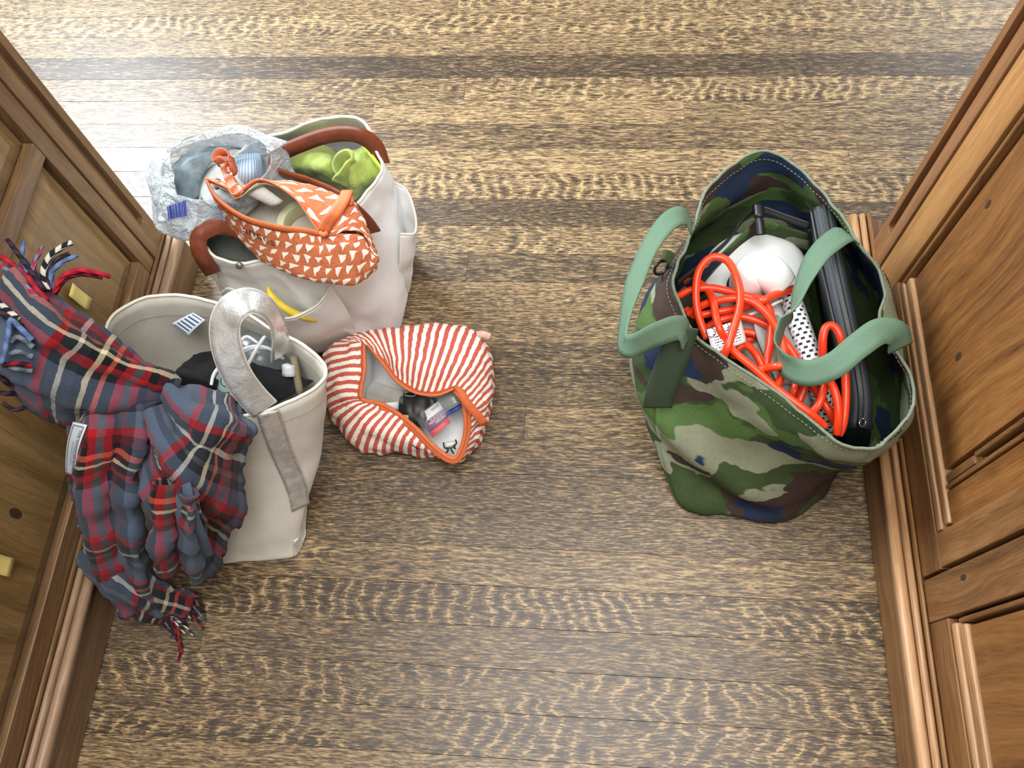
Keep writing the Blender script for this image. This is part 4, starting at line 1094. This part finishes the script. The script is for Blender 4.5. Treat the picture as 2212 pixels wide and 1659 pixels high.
HP = [(572, 884, .287), (545, 856, .312), (515, 815, .345), (492, 760, .378), (486, 705, .402), (502, 668, .416), (536, 650, .414), (572, 662, .396), (596, 692, .366), (604, 728, .332), (606, 770, .285)]
HS = [(.9, .4, .1), (.9, .35, .1), (.92, .3, .1), (.95, .15, .15), (.95, -.1, .3), (.75, -.5, .5), (.35, -.8, .6), (-.4, -.7, .6), (-.8, -.3, .5), (-.9, .1, .4), (-.95, .2, .2)]
hp = path(HP, 90); hs = resample(cr1(np.array(HS, float), 12), 90)
vdir = hp - np.array([0, 0, CAM_H]); vdir /= np.linalg.norm(vdir, axis=1, keepdims=True)
tt_ = np.gradient(hp, axis=0); tt_ /= np.linalg.norm(tt_, axis=1, keepdims=True)
flat = np.cross(tt_, vdir); flat /= np.linalg.norm(flat, axis=1, keepdims=True)
tw_ = np.interp(np.arange(90), [0, 45, 60, 72, 89], [.25, .30, .80, .95, .60])[:, None]      # the strap twists as it turns back down
hs = flat * np.cos(tw_) + np.cross(flat, tt_) * np.sin(tw_)
hw_ = np.interp(np.arange(90), [0, 45, 62, 89], [.034, .033, .028, .027])
hnd = ribbon('handle', hp, hs, hw_, M_SILVER, st, .0028, 7)
tt_ = np.gradient(hp, axis=0); tt_ /= np.linalg.norm(tt_, axis=1, keepdims=True)
hsn = hs - (hs * tt_).sum(1, keepdims=True) * tt_; hsn /= np.linalg.norm(hsn, axis=1, keepdims=True)
nn_ = np.cross(tt_, hsn)
inner_ = 1 if np.dot(nn_[50], np.array([-.47, .45, .33]) - hp[50]) > 0 else -1
ribbon('handle_lining', hp + nn_ * (.0024 * inner_), hs, hw_ - .003, M_NATC, hnd, .0012, 5)
for e in (-.0145, .0145):
    tube('handle_edge', hp + hsn * (np.sign(e) * hw_[:, None] * .5), .0015, plain('pale_silver_edge', srgb(206, 204, 194), .5), hnd, 6)
tgq = [(376, 699, .262), (424, 674, .272), (450, 690, .268), (412, 726, .254)]
tgo = quad_patch('care_label', tgq, print_lines('grey_label_dark_print', srgb(198, 208, 222), srgb(60, 76, 100), 6, .78, False, .12, 14), st, 8, .003, offset=.008)

# --- things in the silver tote
bk = thing('black_fleece_bundle', 'black fleece bundle filling the silver strap tote', 'fleece', at(560, 830, .15))
M_FLEECE = plain('black_fleece', srgb(20, 21, 25), .95, .3, 120, .6, 900)
gbk = surf(net([[(360, 860, .23), (450, 880, .235), (540, 885, .235), (620, 858, .235), (676, 822, .23)],
                [(380, 815, .255), (450, 830, .26), (530, 835, .262), (590, 825, .258), (650, 815, .24)],
                [(390, 795, .25), (440, 790, .235), (530, 792, .262), (580, 800, .25), (640, 805, .225)],
                [(420, 770, .20), (470, 760, .20), (540, 780, .22), (590, 785, .21), (640, 795, .2)]]), 7, 7)
add_grid('cloth', wrinkle(gbk, .005, 40, seed=4), M_FLEECE, bk, solid=.004)
bl2 = surf(net([[(380, 800, .29), (410, 806, .294), (440, 812, .29), (470, 830, .27)], [(375, 818, .27), (410, 826, .272), (440, 832, .272), (468, 845, .25)]]), 6, 6)
add_grid('roll', bl2, M_FLEECE, bk, solid=.012)
dm = thing('grey_dome_device', 'glossy grey dome shaped device under the silver handle', 'device', at(560, 770, .18))
ellipsoid('dome', at(562, 785, .215), (.050, .046, .052), plastic('smoky_grey_plastic', srgb(112, 122, 126), .22), dm)
tube('rim_line', np.array([at(562, 785, .222) + np.array([.0515 * math.cos(t_), .0475 * math.sin(t_), .012 * math.sin(t_)]) for t_ in np.linspace(0, 2 * math.pi, 48)]), .0018, M_BLACKP, dm, 6)
cbp = [[(456, 832, .285), (462, 808, .29), (480, 785, .292), (505, 760, .29), (530, 728, .285), (558, 742, .278)], [(500, 762, .288), (520, 756, .29), (552, 748, .286), (585, 755, .28), (612, 775, .26)],
       [(530, 800, .285), (545, 770, .292), (566, 735, .294), (572, 728, .29)], [(498, 780, .282), (520, 762, .286), (548, 752, .286), (575, 752, .282)]]
parts = [tube_data(path(q, None, 8), .0022, 8) for q in cbp]
v, f, uv = merge(parts)
tag(add('white_cable', v, f, plastic('white_cable_rubber', srgb(222, 226, 226), .4), None, uv), 'thin white cable looped over the grey dome device', 'cable')
sk = tag(tube('wooden_stick', path([(634, 770, .262), (641, 810, .25), (648, 850, .232)], 8), .0052, plain('dull_olive_wood', srgb(128, 118, 92), .6, .2), None, 8), 'thin wooden stick upright inside the silver strap tote', 'stick')
wt2 = thing('white_block', 'small white plastic block at the right of the silver tote contents', 'block', at(620, 785, .22))
quad_patch('face', [(615, 785, .262), (632, 788, .258), (634, 812, .250), (616, 810, .252)], plastic('off_white_plastic', srgb(190, 196, 198), .35), wt2, 4, .002, .014)
tub = thing('round_tin', 'pale teal round lid with ring print between scarf and silver handle', 'tin', at(485, 826, .22))
tc = at(490, 822, .268)
gtn = np.array([[tc + np.array([r * math.cos(t_), r * math.sin(t_), d + .25 * r * math.sin(t_)]) for t_ in aa] for r, d in ((.001, 0), (.022, 0), (.023, -.002), (.023, -.016), (.001, -.017))])
lido = add_grid('lid', gtn, plastic('pale_teal_plastic', srgb(150, 176, 172), .4), tub, True, 0)
for r in (.008, .016):
    tube('ring_print', np.array([tc + np.array([r * math.cos(t_), r * math.sin(t_), .0006 + .25 * r * math.sin(t_)]) for t_ in np.linspace(0, 2 * math.pi, 30)]), .0006, M_INK, lido, 4)

# ------------------------------------------------------------------ plaid scarf
def plaid_mat():
    t = NT('plaid_wool')
    u, v, _ = t.sep(t.uv()); p = t.pos()
    P_ = .250
    blue, slate = srgb(84, 98, 118), srgb(40, 45, 54)
    red, dark, white = srgb(172, 24, 36), srgb(20, 19, 23), srgb(200, 198, 188)
    grey, maroon, rust, cream = srgb(92, 88, 90), srgb(92, 18, 30), srgb(206, 92, 66), srgb(216, 206, 170)
    su = [(0.0, blue), (.36, red), (.40, slate), (.455, white), (.48, slate), (.53, dark), (.57, cream), (.59, dark), (.63, rust), (.655, dark), (.70, red), (.74, grey), (.775, red), (.81, dark), (.85, maroon), (.89, slate), (.93, blue)]
    sv = [(0.0, blue), (.26, red), (.29, slate), (.36, white), (.39, slate), (.44, grey), (.465, slate), (.51, blue), (.58, red), (.62, maroon), (.67, dark), (.71, rust), (.74, dark), (.77, cream), (.79, dark), (.83, red), (.88, slate), (.93, blue)]
    fz = t.m('MULTIPLY', t.m('SUBTRACT', t.noise(p, 700, 2), .5), .004)
    cu = t.ramp(t.m('FRACT', t.m('ADD', t.m('DIVIDE', u, P_), fz)), su, 'CONSTANT')
    cv = t.ramp(t.m('FRACT', t.m('ADD', t.m('DIVIDE', v, P_), fz)), sv, 'CONSTANT')
    tw = t.step(t.m('SINE', t.m('MULTIPLY', t.m('ADD', u, v), 3200)), -.5, .5)
    c = t.mix(t.m('ADD', .30, t.m('MULTIPLY', tw, .40)), cu, cv)
    n = t.noise(p, 1100, 2); b = t.noise(p, 60, 2)
    c = t.mix(.38, c, t.ramp(n, [(.3, (.04,) * 3), (.7, (.50,) * 3)]), 'OVERLAY')
    t.bump(t.m('ADD', t.m('MULTIPLY', n, 2), tw), .4, .0008)
    return t.out(c, .95, .1, **{'Sheen Weight': .08, 'Sheen Roughness': .6})
M_PLAID = plaid_mat()
sc = thing('plaid_scarf', 'blue and red plaid wool scarf with fringe heaped over the silver strap tote', 'scarf', at(300, 1100, 0))
def ridges(g, amp, n, axis, phase=0.0, power=1.0):
    nn = normals(g); R_, C_, _ = g.shape
    t_ = np.linspace(0, 1, R_ if axis == 0 else C_)
    h = amp * np.sin(2 * math.pi * n * t_ + phase)
    return g + nn * (h[:, None, None] if axis == 0 else h[None, :, None])
SA = net([[(50, 548, .470), (128, 632, .440), (222, 704, .385), (320, 772, .345), (388, 820, .325)],
          [(20, 600, .475), (92, 685, .462), (192, 748, .415), (300, 802, .372), (384, 830, .338)],
          [(-15, 665, .470), (58, 742, .455), (158, 802, .412), (280, 836, .372), (376, 840, .338)],
          [(-20, 755, .450), (45, 820, .42), (138, 870, .38), (258, 880, .352), (368, 852, .328)],
          [(5, 828, .400), (72, 888, .36), (140, 922, .33), (236, 920, .32), (350, 872, .31)]])
SB = net([[(372, 818, .338), (430, 830, .328), (490, 846, .318), (530, 872, .300)],
          [(362, 838, .350), (430, 878, .350), (492, 902, .338), (541, 920, .292)],
          [(350, 860, .355), (402, 930, .350), (468, 965, .332), (538, 985, .262)],
          [(335, 880, .350), (372, 962, .345), (434, 1022, .312), (528, 1060, .205)],
          [(322, 900, .338), (348, 992, .330), (398, 1072, .285), (512, 1140, .140)],
          [(314, 930, .318), (328, 1032, .302), (378, 1122, .245), (478, 1215, .075)],
          [(310, 955, .300), (318, 1072, .268), (355, 1162, .205), (425, 1252, .035)]])
SC = net([[(140, 900, .345), (200, 886, .362), (270, 876, .360), (348, 868, .340)],
          [(142, 960, .318), (195, 960, .345), (265, 960, .342), (318, 960, .312)],
          [(141, 1048, .262), (190, 1040, .300), (250, 1042, .302), (308, 1052, .265)],
          [(156, 1088, .220), (200, 1120, .252), (256, 1130, .250), (312, 1130, .215)],
          [(168, 1152, .165), (216, 1190, .188), (272, 1208, .182), (326, 1212, .150)],
          [(186, 1222, .100), (236, 1254, .116), (292, 1274, .105), (340, 1270, .080)],
          [(225, 1290, .040), (275, 1318, .045), (326, 1328, .035), (365, 1312, .025)]])
SD = net([[(205, 1150, .190), (268, 1200, .178), (338, 1252, .112), (432, 1288, .030)],
          [(178, 1195, .150), (240, 1262, .132), (322, 1302, .072), (402, 1324, .014)],
          [(190, 1248, .085), (250, 1312, .062), (306, 1340, .030), (366, 1350, .006)]])
SE = net([[(330, 1030, .305), (368, 1045, .325), (402, 1060, .320), (430, 1050, .31)],
          [(320, 1090, .270), (362, 1115, .295), (402, 1120, .285), (440, 1130, .262)],
          [(322, 1150, .225), (362, 1185, .235), (410, 1195, .205), (452, 1180, .190)],
          [(336, 1200, .165), (372, 1235, .150), (415, 1245, .110), (455, 1225, .110)]])
patches = []
for nt, rd, uo in ((SA, (.006, 2.4, 0, .5), (.02, .14)), (SB, (.0085, 2.8, 0, 1.0), (.035, .0)), (SC, (.011, 2.1, 1, .3), (.10, .12)), (SD, (.005, 1.5, 0, 0), (.0, .05)), (SE, (.012, 2.2, 1, 1.2), (.12, .16))):
    g_ = surf(nt, 9, 10)
    g_ = ridges(g_, *rd)
    g_ = wrinkle(wrinkle(g_, .0035, 70, seed=len(patches) + 40), .008, 26, seed=len(patches) * 3 + 1)
    g_[:, :, 2] = np.maximum(g_[:, :, 2], .006)
    uv_ = grid_uv(g_) + np.array(uo)
    patches.append((g_.reshape(-1, 3), grid_faces(*g_.shape[:2]), uv_))
tailp = path([(388, 1050, .318), (398, 1090, .305), (412, 1135, .265), (430, 1175, .218), (442, 1205, .165)], 30)
k_ = np.linspace(-.5, .5, 5)
tg2 = tailp[:, None] + np.array([.9, .3, .3])[None, None] * (k_[None, :, None] * .030)
patches.append((tg2.reshape(-1, 3), grid_faces(30, 5), np.stack([np.tile(k_ * .02 + .014, 30), np.repeat(np.linspace(0, .03, 30), 5)], 1)))
v, f, uv = merge(patches)
add('cloth', v, f, M_PLAID, sc, uv, True, [('solid', .0035)])
def yarn(name, c1, c2):
    t = NT(name); u, v, _ = t.sep(t.uv())
    k = t.m('SINE', t.m('ADD', t.m('MULTIPLY', u, 420), t.m('MULTIPLY', v, 6.283)))
    t.bump(k, .6, .001)
    return t.out(t.mix(t.step(k, -.3, .3), c1, c2), .95, .1)
Y_RED = yarn('red_yarn', srgb(176, 40, 58), srgb(150, 34, 48)); Y_RB = yarn('red_black_yarn', srgb(130, 30, 44), srgb(50, 32, 40))
Y_BW = yarn('black_white_yarn', srgb(34, 36, 40), srgb(196, 194, 184)); Y_BLUE = yarn('blue_yarn', srgb(98, 120, 160), srgb(78, 98, 136))
Y_DARK = yarn('dark_yarn', srgb(40, 34, 42), srgb(66, 48, 58)); Y_GREY = yarn('grey_yarn', srgb(106, 114, 124), srgb(76, 84, 94)); Y_MIX = yarn('blue_red_yarn', srgb(150, 50, 66), srgb(110, 120, 150))
fr = [([(95, 628, .462), (70, 590, .472), (40, 550, .478), (16, 518, .478)], Y_DARK, .0034), ([(60, 590, .47), (48, 555, .475), (52, 522, .478)], Y_BLUE, .003),
      ([(70, 600, .468), (74, 570, .474), (92, 532, .476)], Y_MIX, .003), ([(106, 630, .455), (94, 592, .468), (106, 556, .475), (132, 535, .474), (155, 524, .47)], Y_BW, .0042),
      ([(110, 626, .455), (106, 596, .466), (122, 562, .470), (150, 548, .466)], Y_DARK, .0034), ([(112, 622, .456), (112, 590, .468), (136, 566, .472), (168, 552, .468)], Y_BLUE, .0034),
      ([(116, 632, .452), (136, 598, .462), (170, 584, .462), (205, 588, .455), (238, 598, .444)], Y_RED, .0036), ([(118, 634, .450), (140, 604, .458), (175, 593, .456), (222, 600, .446)], Y_RB, .003),
      ([(100, 650, .458), (60, 600, .47), (20, 566, .478), (-15, 545, .48)], Y_RED, .0038), ([(90, 655, .462), (50, 612, .474), (5, 575, .48), (-20, 560, .48)], Y_MIX, .0034),
      ([(60, 690, .462), (38, 650, .474), (22, 615, .478)], Y_BLUE, .0036), ([(75, 680, .462), (50, 640, .472), (30, 600, .478)], Y_GREY, .0036), ([(70, 670, .464), (40, 630, .475), (15, 590, .48)], Y_DARK, .0034),
      ([(40, 690, .472), (0, 655, .476), (-20, 640, .478)], Y_BW, .0042), ([(45, 705, .470), (10, 680, .476), (-20, 665, .478)], Y_DARK, .0038),
      ([(70, 735, .462), (40, 705, .472), (22, 690, .476), (18, 720, .474), (8, 770, .466), (2, 785, .462)], Y_BLUE, .0034), ([(72, 750, .458), (40, 728, .468), (24, 740, .468)], Y_GREY, .0034),
      ([(70, 770, .452), (40, 760, .462), (20, 765, .464)], Y_GREY, .0034), ([(68, 790, .445), (35, 785, .455), (5, 790, .458)], Y_RB, .0032), ([(70, 800, .440), (30, 795, .45), (-5, 780, .458)], Y_GREY, .0034),
      ([(20, 830, .405), (0, 815, .42), (-20, 800, .43)], Y_DARK, .0034), ([(30, 850, .39), (10, 850, .40), (-15, 845, .405)], Y_DARK, .0032), ([(55, 880, .37), (30, 885, .375), (5, 870, .385)], Y_DARK, .003)]
rf = random.Random(5)
for k in range(26):                                          # frayed end on the floor
    x0 = rf.uniform(345, 432); y0 = 1348 - (x0 - 345) * .62
    an = rf.uniform(-.9, .75); L = rf.uniform(18, 52)
    x1, y1 = x0 + L * math.cos(an) * rf.uniform(.3, 1.0), y0 + L * (.35 + .65 * abs(math.sin(an + .9)))
    fr.append(([(x0 - 8, y0 - 8, .018), (x0, y0, .012), ((x0 + x1) / 2 + rf.uniform(-6, 6), (y0 + y1) / 2, .012), (x1, y1, .004)], rf.choice([Y_DARK, Y_DARK, Y_GREY, Y_BW, Y_RB]), .0018))
fr.append(([(372, 1340, .012), (382, 1368, .008), (392, 1400, .005), (384, 1430, .004)], Y_RB, .0026))
fr.append(([(380, 1345, .012), (386, 1372, .008), (388, 1410, .005)], yarn('rust_yarn', srgb(140, 52, 34), srgb(104, 40, 30)), .0022))
for pts, mt, r in fr:
    q = path(pts, 22)
    tube('fringe_tassel', q, r * (1 - .25 * np.linspace(0, 1, 22)), mt, sc, 7)
# woven label
lbg = surf(net([[(158, 911, .352), (188, 918, .356)], [(146, 955, .336), (172, 962, .342)], [(142, 1000, .306), (165, 1000, .314)], [(143, 1022, .290), (164, 1029, .292)]]), 6, 5)
lbg = lbg + (np.array([0, 0, CAM_H]) - lbg) * .012
R_, C_, _ = lbg.shape
S_, T_ = np.meshgrid(np.linspace(0, 1, C_), np.linspace(0, 1, R_))
def framed():
    t = NT('grey_woven_label'); u, v, _ = t.sep(t.uv())
    du = t.m('ABSOLUTE', t.m('SUBTRACT', u, .5)); dv = t.m('ABSOLUTE', t.m('SUBTRACT', v, .5))
    i1 = t.m('MULTIPLY', t.m('LESS_THAN', du, .40), t.m('LESS_THAN', dv, .465)); i2 = t.m('MULTIPLY', t.m('LESS_THAN', du, .33), t.m('LESS_THAN', dv, .445))
    c = t.mix(t.m('SUBTRACT', i1, i2), t.mix(i2, srgb(206, 212, 216), srgb(180, 190, 200)), srgb(96, 106, 116))
    return t.out(c, .7)
lbo = add_grid('woven_label', lbg, framed(), sc, solid=.0012, uvs=np.stack([S_, T_], -1).reshape(-1, 2))
def lab(u0, v0, v1, hh):
    def fn(a, b):
        vv = (v0 + (v1 - v0) * a) * (R_ - 1); uu = (u0 + hh * b) * (C_ - 1)
        i, j = min(int(vv), R_ - 2), min(int(uu), C_ - 2); s_, q_ = vv - i, uu - j
        p = lbg[i, j] * (1 - s_) * (1 - q_) + lbg[i + 1, j] * s_ * (1 - q_) + lbg[i, j + 1] * (1 - s_) * q_ + lbg[i + 1, j + 1] * s_ * q_
        return toward(p, .003)
    return fn
lettering('label_text', 'THE WOOLLEN BLANKET', None, None, None, plain('slate_thread', srgb(70, 78, 90), .8), lbo, fn=lab(.60, .10, .92, .17))
lettering('label_text', 'QUALITY WOOL', None, None, None, plain('pale_slate_thread', srgb(110, 120, 132), .8), lbo, fn=lab(.36, .30, .72, .12))

# sticky notes on the left wall
M_STICKY = plain('yellow_paper', srgb(216, 198, 120), .8)
for (y0, y1, z0, z1), lb_ in (((.526, .546, .224, .268), 'small yellow sticky note on the oak panel above the canvas tote'), ((.150, .173, .222, .262), 'yellow sticky note on the oak panel at the left picture edge')):
    g_ = np.array([[[-.7042 + .0035 * (1 - s_) ** 2, y0 + (y1 - y0) * t_, z0 + (z1 - z0) * s_] for t_ in np.linspace(0, 1, 4)] for s_ in np.linspace(0, 1, 6)])
    tag(add_grid('sticky_note', g_, M_STICKY, None, solid=.0004), lb_, 'sticky note')
# ------------------------------------------------------------------ striped pouch
def stripe_mat():
    t = NT('red_striped_cotton')
    u, v, _ = t.sep(t.uv()); p = t.pos()
    n = t.noise(t.comb(t.m('MULTIPLY', u, 30), t.m('MULTIPLY', v, 160)), 1, 2)
    w = t.m('ADD', u, t.m('MULTIPLY', t.m('SUBTRACT', n, .5), .0035))
    k = t.step(t.m('SINE', t.m('MULTIPLY', w, 6.2832 / .0128)), -.12, .12)
    f_ = t.noise(p, 500, 2)
    c = t.mix(k, srgb(240, 234, 222), t.ramp(f_, [(.3, srgb(184, 84, 70)), (.7, srgb(204, 104, 90))]))
    t.bump(t.m('MULTIPLY', f_, 2), .3, .0004)
    return t.out(c, .85, .2)
M_STRIPE = stripe_mat()
sp = thing('striped_pouch', 'red and white striped zip pouch lying open on the oak floor', 'pouch', at(880, 860, 0))
r_mouth = [(778, 862, .085), (784, 800, .100), (786, 736, .112), (822, 772, .108), (860, 820, .102), (900, 845, .098), (945, 850, .098), (991, 838, .098),
           (1008, 890, .082), (1007, 945, .062), (985, 993, .050), (945, 976, .055), (885, 918, .070), (830, 880, .080)]
r_sh = [(745, 866, .090), (744, 800, .104), (752, 742, .108), (798, 738, .116), (855, 762, .122), (915, 775, .124), (975, 775, .118), (1025, 795, .102),
        (1038, 860, .082), (1028, 925, .056), (993, 993, .044), (945, 984, .046), (866, 945, .066), (795, 915, .080)]
r_out = [(712, 885, .060), (703, 820, .070), (706, 757, .075), (765, 724, .085), (850, 709, .090), (935, 701, .090), (1003, 705, .085), (1050, 748, .070),
         (1062, 830, .055), (1048, 915, .040), (1000, 988, .030), (950, 984, .030), (860, 971, .030), (775, 964, .030)]
c_b = at(880, 850, 0)
r_base = []
for q in net([r_out])[0]:
    r_base.append(tuple(['w'] + list((q * np.array([1, 1, 0])) * .88 + c_b * .12 + np.array([0, 0, .002]))))
r_cen = [tuple(['w'] + list(c_b + np.array([0, 0, .003])))] * 14
g = surf(net([r_mouth, r_sh, r_out, r_base, r_cen]), 9, 9, True)
mouth = g[0].copy()
g = wrinkle(g, .0055, 42, True, 17)
g[:, :, 2] = np.maximum(g[:, :, 2], .002); g[0] = mouth
add_grid('shell', g[:28], M_STRIPE, sp, True, .0014)
add_grid('underside', g[27:], M_STRIPE, sp, True, .0014)
M_WLIN = canvas('white_lining', srgb(236, 236, 236), srgb(220, 220, 222), 900, .15)
m0 = net([r_mouth])[0]
low = m0 * np.array([1, 1, 0]) * .90 + c_b * .10 + np.array([0, 0, .022]); low[:, 1] += .012
lin = surf(np.array([m0 + np.array([0, 0, -.002]), m0 * .55 + low * .45 + np.array([0, 0, -.004]), low, np.tile(low.mean(0) - np.array([0, 0, .006]), (14, 1))]), 6, 9, True)
add_grid('lining', lin, M_WLIN, sp, True, .0008)
mo = np.concatenate([mouth, mouth[:1]])
tdir = np.gradient(mo, axis=0); sdv = np.cross(tdir, [0, 0, 1]); sdv /= np.linalg.norm(sdv, axis=1, keepdims=True)
zt2 = ribbon('zipper_tape', mo + np.array([0, 0, .0012]), sdv + np.array([0, 0, .35]), .0115, M_ORTRIM, sp, .0022, 3)
ribbon('zipper_teeth', mo + np.array([0, 0, .0028]), sdv + np.array([0, 0, .35]), .0020, plain('dark_orange_teeth', srgb(178, 82, 34), .6), zt2, .0016, 3)
strap('pull_strap', [(986, 842, .106), (998, 855, .108), (1015, 878, .100), (1034, 900, .088), (1046, 914, .078)], [(.8, .6, .1)] * 5, .0125, plain('rust_orange_cotton', srgb(206, 100, 54), .75, .15, 120, .3), sp, 24, .003, 3)
tube('zipper_slider', path([(984, 836, .106), (990, 842, .107), (994, 850, .106)], 8), .0042, M_ORTRIM, zt2, 8)
strap('end_tab', [(704, 862, .06), (712, 848, .075), (724, 850, .082), (732, 866, .078), (728, 880, .066)], [(.2, .5, 1)] * 5, .013, M_ORTRIM, sp, 24, .002, 3)
strap('seam_tab', [(1030, 722, .085), (1045, 722, .088), (1058, 728, .082)], [(.1, .8, .5)] * 3, .010, M_STRIPE, sp, 14, .004, 3)
quad_patch('navy_tag', [(890, 958, .052), (902, 944, .058), (912, 956, .053), (902, 968, .047)], plain('navy_ribbon', srgb(30, 34, 70), .7), sp, 3, 0, .0015, .004)

# --- things in the striped pouch
M_CLEAR = film_mat('clear_blister', .03, .13)
nb = thing('nail_packet', 'small purple and red packet in the striped pouch', 'packet', at(940, 905, .04))
C4 = [(905, 900, .064), (948, 868, .070), (976, 912, .062), (936, 946, .054)]
quad_patch('card', C4, plain('white_card', srgb(226, 226, 224), .6), nb, 4, .003, .003, .004)
def sub(a0, b0, a1, b1):
    c = net([C4])[0]
    f_ = lambda s, t: c[0] * (1 - s) * (1 - t) + c[1] * s * (1 - t) + c[2] * s * t + c[3] * (1 - s) * t
    return [('w', *f_(a0, b0)), ('w', *f_(a1, b0)), ('w', *f_(a1, b1)), ('w', *f_(a0, b1))], f_
q1, ff = sub(.0, .36, 1.0, .78); quad_patch('purple_print', q1, plain('purple_ink_card', srgb(112, 28, 92), .5), nb, 4, .003, .0012, .0062)
q2, _ = sub(.0, .78, 1.0, 1.0); quad_patch('red_print', q2, plain('red_ink_card', srgb(222, 42, 44), .5), nb, 4, .003, .0012, .0062)
wi = plain('white_ink', srgb(236, 230, 234), .6)
def lab2(s0, s1, t0, t1):
    def fn(a, b): return ff(s1 + (s0 - s1) * a, t1 + (t0 - t1) * (1 - b) if False else t0 + (t1 - t0) * b) + np.array([0, 0, .0105])
    return fn
lettering('print', 'WIRE NAILS', None, None, None, wi, nb, fn=lab2(.40, .92, .66, .76))
lettering('print', 'CLAVOS DE ALAMBRE', None, None, None, wi, nb, fn=lab2(.16, .92, .55, .64))
lettering('print', 'CLOUS DE FIL', None, None, None, wi, nb, fn=lab2(.25, .92, .45, .53))
lettering('print', '8', None, None, None, M_INK, nb, fn=lab2(.14, .22, .12, .28))
lettering('print', 'LENGTH', None, None, None, M_INK, nb, fn=lab2(.55, .92, .14, .24))
cl1 = tag(quad_patch('blister_shell', [(900, 905, .062), (955, 862, .072), (996, 925, .058), (945, 968, .048)], M_CLEAR, None, 6, .012, .001, .010), 'clear plastic blister over the purple packet', 'blister')
g2p = thing('clear_box_of_pins', 'clear plastic box of pale pins in the striped pouch', 'box', at(830, 850, .03))
C5 = [(786, 840, .068), (808, 822, .074), (872, 842, .074), (868, 872, .066), (790, 868, .064)]
c5 = net([C5])[0]
v5 = np.concatenate([c5, c5 - np.array([0, 0, .026])])
def pin_mat():
    t = NT('rows_of_pins'); x, y, z = t.sep(t.pos())
    k = t.m('SINE', t.m('MULTIPLY', x, 2600)); c = t.mix(t.step(k, -.5, .5), srgb(110, 108, 100), srgb(184, 180, 166)); t.bump(k, .5, .001)
    return t.out(c, .4)
add('pins', v5, [(0, 1, 2, 3, 4), (5, 6, 1, 0), (6, 7, 2, 1), (7, 8, 3, 2), (8, 9, 4, 3), (9, 5, 0, 4)], pin_mat(), g2p, None, False, [('bevel', .002, 2)])
quad_patch('lid', [(782, 842, .074), (806, 818, .080), (876, 838, .080), (872, 874, .072)], M_CLEAR, g2p, 5, .004, .0012, .004)
quad_patch('white_card_slip', [(800, 872, .062), (870, 866, .066), (868, 884, .058), (815, 882, .058)], plain('white_slip', srgb(214, 218, 220), .6), g2p, 3, .002, .001, .002)
bx = thing('clear_blue_edge_box', 'clear plastic box with a blue edge in the striped pouch', 'box', at(975, 860, .03))
quad_patch('lid', [(940, 856, .072), (984, 842, .078), (998, 872, .074), (965, 890, .066)], plastic('smoky_clear_plastic', srgb(126, 134, 132), .2), bx, 5, .003, .010, .0)
quad_patch('blue_edge', [(965, 890, .068), (998, 872, .076), (999, 877, .074), (968, 896, .065)], M_BLUE, bx, 3, 0, .008, .003)
bt = thing('black_tool', 'black plastic tool lying between the clear boxes in the striped pouch', 'tool', at(890, 880, .02))
gbt = surf(net([[(868, 860, .066), (890, 850, .07), (925, 852, .07), (945, 862, .066)], [(868, 890, .062), (895, 895, .068), (915, 900, .066), (930, 890, .06)], [(888, 920, .054), (905, 918, .058), (918, 920, .054), (926, 910, .05)]]), 6, 6)
add_grid('body', wrinkle(gbt, .004, 60), M_BLACKP, bt, solid=.012)
tube('ring_pull', path([(870, 846, .078), (884, 842, .082), (900, 848, .082), (892, 856, .080), (874, 854, .078)], 24), .0012, plastic('clear_ring', srgb(130, 132, 132), .3), bt, 6)
wb = tag(quad_patch('wooden_block', [(858, 893, .064), (884, 896, .064), (886, 914, .058), (870, 912, .058)], plain('pale_raw_wood', srgb(206, 172, 118), .7, .15, 200), None, 4, .002, .012, .003), 'small pale wooden block by the striped pouch front edge', 'block')
wr = thing('wire_hook', 'small white anchor wrapped in black wire at the pouch tip', 'hook', at(968, 965, .03))
tube('anchor', path([(964, 962, .054), (972, 960, .055), (981, 958, .055)], 8), .0042, plastic('ivory_plastic', srgb(214, 212, 200), .4), wr, 10)
parts = [tube_data(path(q, None, 8), .0013, 6) for q in ([(958, 956, .058), (960, 966, .058), (968, 972, .056), (962, 980, .05)], [(984, 950, .06), (986, 958, .06), (980, 964, .058), (984, 970, .055)], [(962, 968, .058), (974, 968, .058), (984, 964, .058)], [(974, 970, .056), (980, 980, .05)])]
v, f, uv = merge(parts); add('wire', v, f, M_BLACKP, wr, uv)
